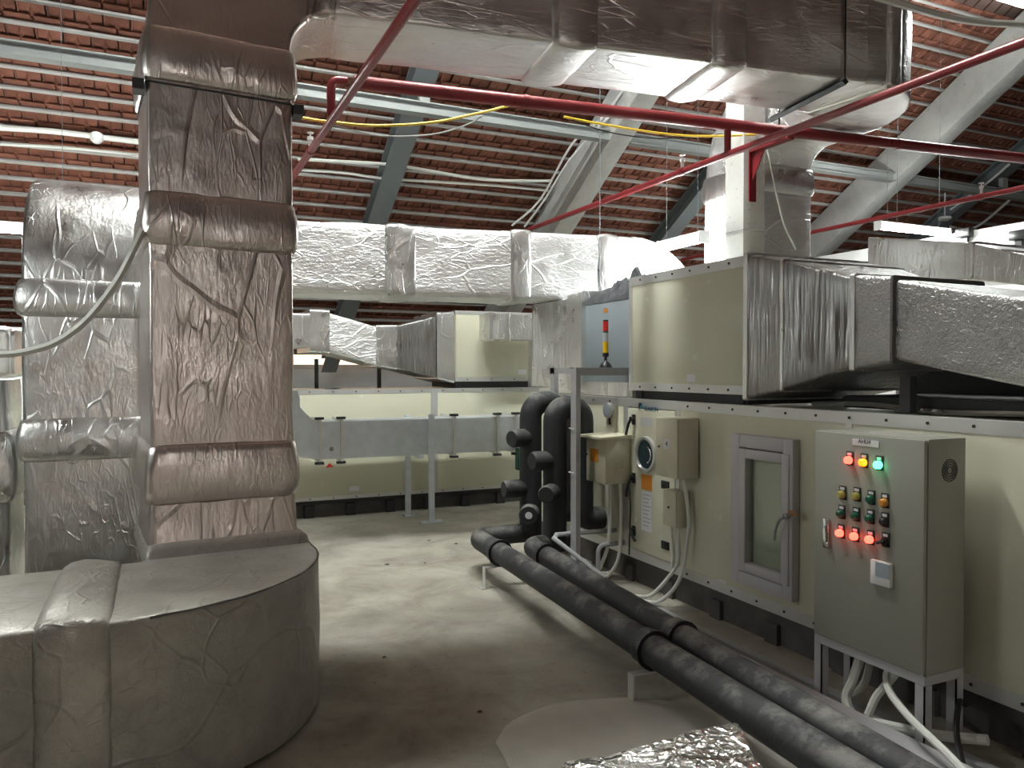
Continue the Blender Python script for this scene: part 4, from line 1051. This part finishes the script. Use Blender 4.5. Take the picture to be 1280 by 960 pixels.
MB().box((2.695, 4.40, 0.067), (2.825, 4.66, 0.135)).build('coupling', 'alu', t)
t = thing('floor_strip', 'flat dusty timber strip on the floor between cable duct and unit', 'strip', (3.0, 2.0, 0))
MB().box((2.96, -0.5, 0.0), (3.02, 4.5, 0.02)).build('board', 'greypipe', t)

# ---- back unit
BY = 8.40
def rect_y(px0, py0, px1, py1, Y):
    a, b = on_y(px0, py0, Y), on_y(px1, py0, Y); c = on_y(px0, py1, Y)
    return a.x, b.x, c.z, a.z
def plate_y(px0, py0, px1, py1, Y, th):
    x0, x1, z0, z1 = rect_y(px0, py0, px1, py1, Y)
    return MB().box((x0, Y - th, z0), (x1, Y, z1))
bu = thing('air_handling_unit', 'long cream air handling unit at the back behind the galvanised duct', 'air unit', (2.4, 9.0, 0))
bx_l, bx_r = -0.5, 5.6
xp = on_y(543, 550, BY).x
MB().box((bx_l, BY + 0.03, ZB + 0.01), (bx_r, 9.5, ZT - 0.01)).build('body', 'cream', bu)
for xa, xb in ((bx_l + 0.05, xp - 0.04), (xp + 0.04, 4.4), (4.45, bx_r - 0.04)):
    MB().box((xa, BY, ZB + 0.03), (xb, BY + 0.04, ZT - 0.05)).build('panel', 'cream', bu, bevel=0.004)
MB().box((xp - 0.04, BY - 0.002, ZB + 0.03), (xp + 0.04, BY + 0.03, ZT - 0.05)).build('post', 'alu', bu)
MB().box((bx_l, BY - 0.003, ZT - 0.05), (bx_r, BY + 0.05, ZT)).build('top_rail', 'alu', bu)
MB().box((bx_l, BY - 0.003, ZB - 0.01), (bx_r, BY + 0.05, ZB + 0.03)).build('bottom_rail', 'alu', bu)
MB().box((bx_l, BY + 0.05, 0.14), (bx_r, 9.4, ZB - 0.011)).build('base_frame', 'dark', bu)
MB().box((bx_l, BY + 0.09, 0.0), (bx_r, 9.4, 0.139)).build('plinth', 'base', bu)
pd = MB().box((0.95, BY + 0.03, 0.0), (1.05, BY + 0.085, 0.13)).build('base_foot', 'dark', bu)
for i in range(1, 9): copy_part(pd, bu, (0.45 * i, 0, 0))
sc = MB()
for i in range(24):
    x = bx_l + 0.2 + i * 0.25
    for z_ in (ZT - 0.025, ZB + 0.01): sc.disc((x, BY - 0.003, z_), (0, -1, 0), 0.008, 0.004, 6)
sc.build('screws', 'dark', bu, kind='stuff')
plate_y(437, 608, 449, 614, BY, 0.0015).build('rating_label', 'paper', bu)
m_ = on_y(412, 582, BY)
MB().add([m_ + V(-0.045, -0.002, -0.018), m_ + V(0.045, -0.002, -0.018), m_ + V(0.0, -0.002, 0.028), m_ + V(-0.045, -0.0002, -0.018), m_ + V(0.045, -0.0002, -0.018), m_ + V(0, -0.0002, 0.028)],
         [(0, 1, 2), (3, 5, 4), (0, 3, 4, 1), (1, 4, 5, 2), (2, 5, 3, 0)]).build('red_marker', 'redlens', bu)
x0, x1, z0, z1 = rect_y(569, 388, 640, 477, BY)
ub = thing('upper_air_unit', 'cream upper air unit box stacked on the back unit under the cross duct', 'air unit', (4.2, 9.0, ZT))
MB().box((x0, BY + 0.02, z0), (bx_r, 9.4, z1)).build('body', 'cream', ub)
MB().box((x0 + 0.01, BY, z0 + 0.05), (bx_r - 0.02, BY + 0.03, z1 - 0.04)).build('panel', 'cream', ub, bevel=0.004)
MB().box((x0, BY - 0.003, z0), (bx_r, BY + 0.04, z0 + 0.05)).build('bottom_rail', 'alu', ub)
MB().box((x0, BY - 0.003, z1 - 0.04), (bx_r, BY + 0.04, z1)).build('top_rail', 'alu', ub)
MB().box((x0 + 0.02, BY + 0.05, ZT + 0.001), (bx_r, 9.3, z0)).build('bearer', 'dark', ub)
plate_y(648, 462, 658, 468, BY, 0.0015).build('rating_label', 'paper', ub)
sc = MB()
for i in range(8): sc.disc((x0 + 0.15 + i * 0.3, BY - 0.003, z0 + 0.025), (0, -1, 0), 0.008, 0.004, 6)
sc.build('screws', 'dark', ub, kind='stuff')
t = thing('transition_duct', 'silver foil transition duct narrowing and widening left of the back upper unit', 'duct', (2.0, 8.9, 1.6))
def bspec(px, pt, pb, D=0.9):
    a, b = on_y(px, pt, BY - 0.02), on_y(px, pb, BY - 0.02)
    return (V(a.x, BY - 0.02 + D / 2, (a.z + b.z) / 2), V(0, 1, 0), Z, D, a.z - b.z)
duct('collar', 'foil', t, [bspec(568, 389, 479), bspec(546, 390, 474)], step=0.06, amp=0.006, rc=0.025)
duct('reducer', 'foil_tape', t, [bspec(545, 395, 472, 0.85), bspec(495, 407, 461, 0.6)], step=0.06, amp=0.006, rc=0.02)
duct('neck', 'foil', t, [bspec(496, 406, 462, 0.62), bspec(470, 406, 458, 0.62)], step=0.06, amp=0.006, rc=0.02)
duct('expander', 'foil_h', t, [bspec(470, 408, 457, 0.6), bspec(412, 391, 440, 0.8)], step=0.06, amp=0.006, rc=0.02)
duct('end_collar', 'foil', t, [bspec(412, 387, 442, 0.84), bspec(387, 386, 440, 0.84)], step=0.06, amp=0.006, rc=0.025)
duct('run', 'foil', t, [bspec(388, 391, 434, 0.8), bspec(300, 391, 434, 0.8)], step=0.1, amp=0.006, rc=0.025)
for px in (400, 480):
    a = on_y(px, 440, 8.6); MB().box((a.x - 0.02, 8.8, ZT + 0.002), (a.x + 0.02, 8.84, 1.72)).build('stool', 'dark', t)
t = thing('branch_duct', 'small bright silver branch duct in front of the back upper unit', 'duct', (3.8, 7.9, 1.9))
a, b = on_y(612, 392, 7.9), on_y(612, 424, 7.9)
cz, hh = (a.z + b.z) / 2, a.z - b.z
duct('casing', 'foil', t, [(V(a.x, 8.05, cz), V(0, 1, 0), Z, 0.3, hh), (V(a.x + 0.9, 8.05, cz), V(0, 1, 0), Z, 0.3, hh)], step=0.2, amp=0.0, rc=0.004)
for dx in (0.03, 0.23):
    duct('flange', 'foil', t, [(V(a.x + dx, 8.05, cz), V(0, 1, 0), Z, 0.33, hh + 0.035), (V(a.x + dx + 0.02, 8.05, cz), V(0, 1, 0), Z, 0.33, hh + 0.035)], step=0.1, amp=0.0, rc=0.004)
duct('bend', 'foil', t, [(V(a.x + 0.75, 8.05, cz - 0.02), V(0, 1, 0), V(1, 0, 0), 0.28, 0.28), (V(a.x + 0.75, 8.05, ZT + 0.01), V(0, 1, 0), V(1, 0, 0), 0.28, 0.28)], step=0.2, amp=0, rc=0.004)

# ---- galvanised duct on posts
GY = 7.70
t = thing('galvanised_duct', 'bare galvanised rectangular duct with flanges in front of the back unit', 'duct', (2.4, GY + 0.2, 0.7))
a, b = on_y(560, 523, GY), on_y(560, 567, GY); gz, gh = (a.z + b.z) / 2, a.z - b.z
xg0, xg1 = on_y(401, 540, GY).x, on_y(700, 540, GY).x
duct('casing', 'galv', t, [(V(xg0, GY + 0.2, gz), V(0, 1, 0), Z, 0.4, gh), (V(xg1, GY + 0.2, gz), V(0, 1, 0), Z, 0.4, gh)], step=0.3, amp=0.0, rc=0.004)
duct('end_bend', 'galv', t, [(V(xg0, GY + 0.2, gz), V(0, 1, 0), Z, 0.4, gh), (V(xg0 - 0.14, GY + 0.2, gz + 0.03), V(0, 1, 0), V(0.25, 0, 1), 0.4, gh * 1.05), (V(xg0 - 0.34, GY + 0.2, gz + 0.2), V(0, 1, 0), V(0.7, 0, 0.7), 0.4, gh * 1.05), (V(xg0 - 0.42, GY + 0.2, gz + 0.5), V(0, 1, 0), V(1, 0, 0), 0.4, gh * 1.05)], step=0.2, amp=0.0, rc=0.004)
for px in (400, 427, 568, 622, 645):
    x = on_y(px, 540, GY).x
    duct('flange', 'alu', t, [(V(x - 0.014, GY + 0.2, gz), V(0, 1, 0), Z, 0.44, gh + 0.05), (V(x + 0.014, GY + 0.2, gz), V(0, 1, 0), Z, 0.44, gh + 0.05)], step=0.1, amp=0.0, rc=0.003)
    for sz in (1, -1):
        MB().box((x - 0.05, GY - 0.03, gz + sz * (gh / 2 + 0.035) - 0.012), (x + 0.035, GY + 0.02, gz + sz * (gh / 2 + 0.035) + 0.012)).build('corner_cleat', 'dark', t)
pd_ = on_y(414, 561, GY); MB().disc(pd_, (0, -1, 0), 0.022, 0.02, 12).build('test_port', 'chrome', t)
t = thing('duct_stand', 'grey angle stand with foot plate carrying the galvanised duct', 'stand', (on_y(538, 640, GY).x, GY + 0.2, 0))
xs = on_y(540, 640, GY - 0.06).x
MB().box((xs - 0.03, GY - 0.06, 0.006), (xs + 0.03, GY - 0.03, gz + gh / 2 + 0.05)).build('post', 'galv', t)
MB().box((xs - 0.14, GY + 0.42, 0.006), (xs - 0.08, GY + 0.45, gz + gh / 2 + 0.02)).build('post', 'galv', t)
MB().box((xs - 0.12, GY - 0.09, 0.0), (xs + 0.12, GY + 0.0, 0.02)).build('foot_plate', 'galv', t)
MB().box((xs - 0.16, GY + 0.38, 0.0), (xs - 0.02, GY + 0.48, 0.02)).build('foot_plate', 'galv', t)
MB().box((xs - 0.14, GY - 0.06, gz - gh / 2 - 0.032), (xs - 0.09, GY + 0.45, gz - gh / 2 - 0.002)).build('cross_bar', 'galv', t)
x0, x1, z0, z1 = rect_y(647, 561, 657, 586, 7.66)
t = thing('damper_actuator', 'small white damper actuator with green side on the galvanised duct', 'actuator', ((x0 + x1) / 2, 7.6, z0))
MB().box((x0, 7.60, z0), (x1 + 0.1, 7.66, z1)).build('case', 'white', t, bevel=0.006)
MB().box((x0 - 0.015, 7.61, z0 - 0.01), (x0 - 0.001, 7.69, z1 + 0.01)).build('side_plate', 'green', t)

# ================================================================== RED SPRINKLER PIPES
ma = V(0.99, 4.91, 3.42); mbp = V(9.0, 4.91 - 8.01 * math.tan(math.radians(6.4)), 3.42)
def main_at(px):
    return min((abs(to_px(ma.lerp(mbp, i / 400))[0] - px), i / 400) for i in range(401))[1]
t = thing('sprinkler_main', 'red sprinkler main pipe crossing below the overhead foil duct', 'pipe', (ma.x, ma.y, 3.2), 'red sprinkler pipes')
f1 = main_at(442)
MB().tube([ma.lerp(mbp, f1), mbp], 0.043, 14).build('pipe', 'red', t, smooth=True)
BZ = 3.16
MB().tube(bend([ma.lerp(mbp, f1 - 0.005), ma + V(0.0, 0, 0), V(ma.x, ma.y, BZ + 0.03)], 0.05, 5), 0.027, 12).build('end_bend', 'red', t, smooth=True)
for px in (655, 1123):
    p = ma.lerp(mbp, main_at(px)); dd = (mbp - ma).normalized()
    MB().tube([p - dd * 0.02, p + dd * 0.02], 0.047, 14).build('coupling', 'red', t, smooth=True)
pn = ma.lerp(mbp, main_at(911))
B2X = pn.x
MB().tube([pn + V(0, 0, -0.03), V(pn.x, pn.y, 3.22)], 0.026, 10).build('drop_nipple', 'red', t, smooth=True)
t = thing('column_bracket', 'red steel bracket holding the sprinkler main to the white column', 'bracket', (X0 + 0.12, Y0 - 0.02, 3.1))
MB().box((X0 + 0.05, Y0 - 0.012, 2.95), (X0 + 0.12, Y0 - 0.001, 3.36)).build('back_plate', 'red', t)
MB().hexa([V(X0 + 0.08, Y0 - 0.012, 3.12), V(X0 + 0.09, Y0 - 0.012, 3.12), V(X0 + 0.09, Y0 - 0.012, 3.34), V(X0 + 0.08, Y0 - 0.012, 3.34),
           V(X0 + 0.08, Y0 - 0.14, 3.33), V(X0 + 0.09, Y0 - 0.14, 3.33), V(X0 + 0.09, Y0 - 0.14, 3.34), V(X0 + 0.08, Y0 - 0.14, 3.34)]).build('gusset', 'red', t)
MB().box((X0 + 0.05, Y0 - 0.42, 3.341), (X0 + 0.12, Y0 - 0.001, 3.372)).build('arm', 'red', t)
def sprinkler(p, parent):
    mb = MB(); mb.tube([p, p + V(0, 0, 0.05), p + V(0, 0, 0.052), p + V(0, 0, 0.075)], [0.014, 0.014, 0.022, 0.022], 8)
    mb.tube([p + V(0, 0, 0.075), p + V(0, 0, 0.10), p + V(0, 0, 0.101), p + V(0, 0, 0.106)], [0.006, 0.006, 0.024, 0.024], 10)
    mb.build('sprinkler_head', 'white', parent)
def branch(x, z, ya, yb, label, heads):
    t = thing('sprinkler_branch', label, 'pipe', (x, ya, z), 'red sprinkler pipes')
    MB().tube([(x, ya, z), (x, yb, z)], 0.026, 12).build('pipe', 'red', t, smooth=True)
    for hy in heads:
        MB().tube([(x, hy - 0.03, z), (x, hy + 0.03, z)], 0.032, 12).build('tee', 'red', t, smooth=True)
        sprinkler(V(x, hy, z + 0.028), t)
    return t
hb = on_x(386, 172, ma.x)
branch(ma.x, BZ, 0.8, 7.6, 'red sprinkler branch rising past the riser duct toward the roof', [5.65, 7.2])
branch(B2X, 3.20, 0.8, 10.2, 'long red sprinkler branch passing in front of the white column', [on_x(853, 222, B2X).y, 9.2])
p3 = on_z(1010, 300, 3.3); p4 = on_z(1280, 225, 3.3)
branch((p3.x + p4.x) / 2 - 0.05, 3.3, 1.5, 9.8, 'thin red sprinkler branch beyond the concrete rafter near the lit lamp', [on_x(1222, 246, 7.3).y])

# ================================================================== WIRES, CONDUITS, ROOF BITS
def wire(name, pts, r, mat, label, n=8, cat='wire'):
    return tag(MB().tube(smooth_path(pts, n), r, 6).build(name, mat, smooth=True), label, cat)
def yp(px, py, Y=5.2): return on_y(px, py, Y)
wire('sagging_wire', [yp(376, 147), yp(410, 152), yp(470, 157), yp(540, 153), yp(600, 141), yp(636, 132)], 0.010, 'yellowwire', 'yellow wire sagging under the sprinkler main by the riser')
wire('sagging_wire', [yp(400, 150), yp(430, 160), yp(480, 170), yp(540, 168), yp(580, 157), yp(602, 146)], 0.006, 'greywire', 'thin grey wire sagging below the yellow wire')
wire('sagging_wire', [yp(705, 146, 5.1), yp(740, 153, 5.1), yp(800, 163, 5.1), yp(850, 169, 5.1), yp(900, 170, 5.0), yp(945, 168, 4.83)], 0.009, 'yellowwire', 'yellow wire reaching the white column bracket')
wire('sagging_wire', [yp(715, 150, 5.1), yp(760, 165, 5.1), yp(820, 173, 5.1), yp(880, 170, 5.1), yp(904, 166, 5.0)], 0.005, 'black', 'thin black wire sagging beside the yellow wire near the column')
wire('hanging_cable', [yp(957, 180, 4.83), yp(962, 200, 4.82), yp(970, 240, 4.85), yp(980, 280, 4.83), yp(995, 312, 4.8)], 0.008, 'conduit', 'pale cable hanging down beside the white column')
wire('roof_cable', [on_z(1085, -8, 3.75), on_z(1130, 6, 3.75), on_z(1180, 20, 3.75), on_z(1230, 28, 3.75), on_z(1290, 31, 3.75)], 0.022, 'conduit', 'thick white cable swinging past the overhead duct bend', cat='cable')
def rp(px, py, off=0.16): return on_roof(px, py, off)
wire('roof_conduit', [rp(372, 199), rp(430, 202), rp(490, 206), rp(540, 214), rp(600, 224), rp(660, 226), rp(690, 226)], 0.020, 'conduit', 'upper white conduit sagging along the tiles between the rafters', cat='conduit')
wire('roof_conduit', [rp(372, 212), rp(430, 216), rp(480, 223), rp(560, 228), rp(620, 232), rp(685, 238)], 0.020, 'conduit', 'lower white conduit sagging along the tiles between the rafters', cat='conduit')
wire('roof_conduit', [rp(-40, 156), rp(0, 160), rp(60, 164), rp(120, 171), rp(200, 181)], 0.030, 'conduit', 'thick grey conduit with junction box above the gooseneck duct', cat='conduit')
wire('roof_conduit', [rp(-40, 177), rp(0, 180), rp(60, 183), rp(120, 188), rp(200, 196)], 0.018, 'conduit', 'thin grey conduit just above the gooseneck duct top', cat='conduit')
jb = rp(121, 171)
t = thing('junction_box', 'round white junction box on the conduit above the gooseneck duct', 'junction box', jb)
nrm = V(0, -SN, -CS)
MB().tube([jb - nrm * 0.01, jb + nrm * 0.03, jb + nrm * 0.06], [0.07, 0.07, 0.05], 16).build('cup', 'white', t, smooth=True)
MB().tube([jb + nrm * 0.06, jb + nrm * 0.075], 0.03, 12).build('cap', 'white', t)
def pair(pts, label, r=0.016):
    wire('rafter_conduit', pts, r, 'white', label, 4, 'conduit')
pair([on_roof(785, 105, 0.4), on_roof(750, 150, 0.4), on_roof(715, 180, 0.4), on_roof(675, 250, 0.4), on_roof(640, 282, 0.4)], 'white conduit left of the concrete rafter above the cross duct')
pair([on_roof(800, 108, 0.45), on_roof(757, 150, 0.45), on_roof(712, 200, 0.45), on_roof(682, 248, 0.45), on_roof(656, 283, 0.45)], 'second white conduit tight against the concrete rafter above the cross duct')
pair([on_roof(1262, 205, 0.35), on_roof(1235, 228, 0.35), on_roof(1205, 250, 0.35), on_roof(1188, 262, 0.35)], 'white conduit along the steel rafter above the lit lamp', 0.02)
pair([on_roof(1300, 215, 0.35), on_roof(1262, 250, 0.35), on_roof(1225, 281, 0.35), on_roof(1205, 286, 0.35), on_roof(1188, 283, 0.35)], 'white conduit bent at its foot beside the steel rafter', 0.022)
sm = on_roof(1181, 271, 0.45)
t = thing('smoke_detector', 'round white smoke detector near the lit lamp', 'detector', sm)
MB().tube([sm, sm - V(0, 0, 0.04), sm - V(0, 0, 0.07)], [0.10, 0.11, 0.06], 18).build('body', 'white', t, smooth=True)
MB().tube([sm, V(sm.x, sm.y, roof_z(sm.y) - 0.04)], 0.015, 6).build('stem', 'white', t)
for px, py, nm in ((1122, 190, 'thin wire hanging from the overhead bend toward the lit lamp'),):
    a = on_y(px, py, 6.3); tag(MB().tube([V(a.x, 6.3, 3.0 if px < 1000 else 3.3), V(a.x, 6.3, roof_z(6.3) - 0.06)], 0.003, 5).build('hanging_wire', 'steel_dark'), nm, 'wire')
# spot fittings on the partition
for px, py, lab in ((1209, 291, 'small black spotlight bracket on the partition edge nearest the lamp'), (1277, 294, 'small black spotlight bracket on the partition further along')):
    a = on_x(px, py, 8.99)
    t = thing('clamp', lab, 'bracket', a)
    MB().box(a + V(-0.10, -0.09, -0.06), a + V(-0.001, 0.09, 0.05)).build('body', 'black', t, bevel=0.01)
    MB().box(a + V(-0.06, -0.04, -0.13), a + V(-0.02, 0.04, -0.061)).build('foot', 'dark', t)

# white hose in front of the gooseneck
hp = [(-60, 440), (0, 443), (40, 438), (75, 425), (110, 398), (145, 353), (168, 310), (182, 280), (192, 258)]
wire('white_hose', [on_y(x, y, 3.95 if i < 7 else 4.0 + 0.10 * (i - 6)) for i, (x, y) in enumerate(hp)], 0.017, 'conduit', 'white flexible hose swooping from the riser duct past the gooseneck', cat='hose')
# dark cables seen through the left gap
wire('black_cable', [(-2.6, 9.6, 0.62), (-1.7, 9.6, 0.70), (-1.15, 9.6, 0.86), (-0.6, 9.6, 0.95)], 0.05, 'rubber', 'black pipe seen through the gap beside the gooseneck duct', cat='pipe')

# ================================================================== FOREGROUND FLOOR
pts = []
cx, cy = 1.98, 2.50
ctr = [(620, 925), (640, 900), (690, 880), (740, 873), (790, 871), (840, 877), (880, 886), (920, 905), (965, 925)]
poly = [on_z(x, y, 0.012) for x, y in ctr]
poly2 = [(p.x, p.y) for p in poly] + [(2.28, 2.2), (2.15, 1.9), (1.75, 1.8), (1.4, 2.1), (1.25, 2.6)]
sm_ = smooth_path([(x, y, 0) for x, y in poly2] + [(poly2[0][0], poly2[0][1], 0)], 4)[:-1]
mb = MB(); n = len(sm_); cc = sum((p for p in sm_), Vector()) / n
mb.loft([[V(p.x, p.y, 0.0) for p in sm_], [V(p.x, p.y, 0.008) for p in sm_], [V(*(p.lerp(cc, 0.06)).xy, 0.022) for p in sm_], [V(*(p.lerp(cc, 0.3)).xy, 0.03) for p in sm_]])
tag(mb.build('cement_patch', 'patch', smooth=True), 'smooth rounded pale cement pad on the floor beside the pipes', 'pad')
# foil duct end below the camera
t = thing('foreground_duct', 'crinkled shiny foil wrapped duct end lying in the foreground', 'duct', (1.0, 1.0, 0))
duct('casing', 'foil_crumpled', t, [(V(1.085, 1.54, 0.37), V(1, 0, 0), Z, 0.52, 0.66), (V(1.03, 1.36, 0.37), V(1, 0.05, 0), Z, 0.44, 0.68), (V(0.95, 0.95, 0.37), V(1, 0.1, 0), Z, 0.44, 0.68), (V(0.90, 0.25, 0.37), V(1, 0, 0), Z, 0.44, 0.68)], step=0.03, amp=0.012, rc=0.02, ks=14, freq=7)
# floor debris
for k, (px, py, r) in enumerate(((484, 706, 0.012), (570, 680, 0.012), (536, 676, 0.010), (480, 822, 0.008), (600, 890, 0.008), (531, 704, 0.007))):
    p = on_z(px, py, 0.0)
    mb = MB(); nn = 7
    mb.loft([[p + V(r * 1.5 * f * math.cos(a + k) * (1 + 0.3 * math.sin(3 * a + k)), r * f * math.sin(a + k), h) for a in [i * 2 * math.pi / nn for i in range(nn)]] for f, h in ((1.0, 0), (0.9, r * 0.5), (0.4, r * 0.9))])
    tag(mb.build('pebble', 'base'), 'dark crumb of debris on the open concrete floor', 'debris', 'floor debris')
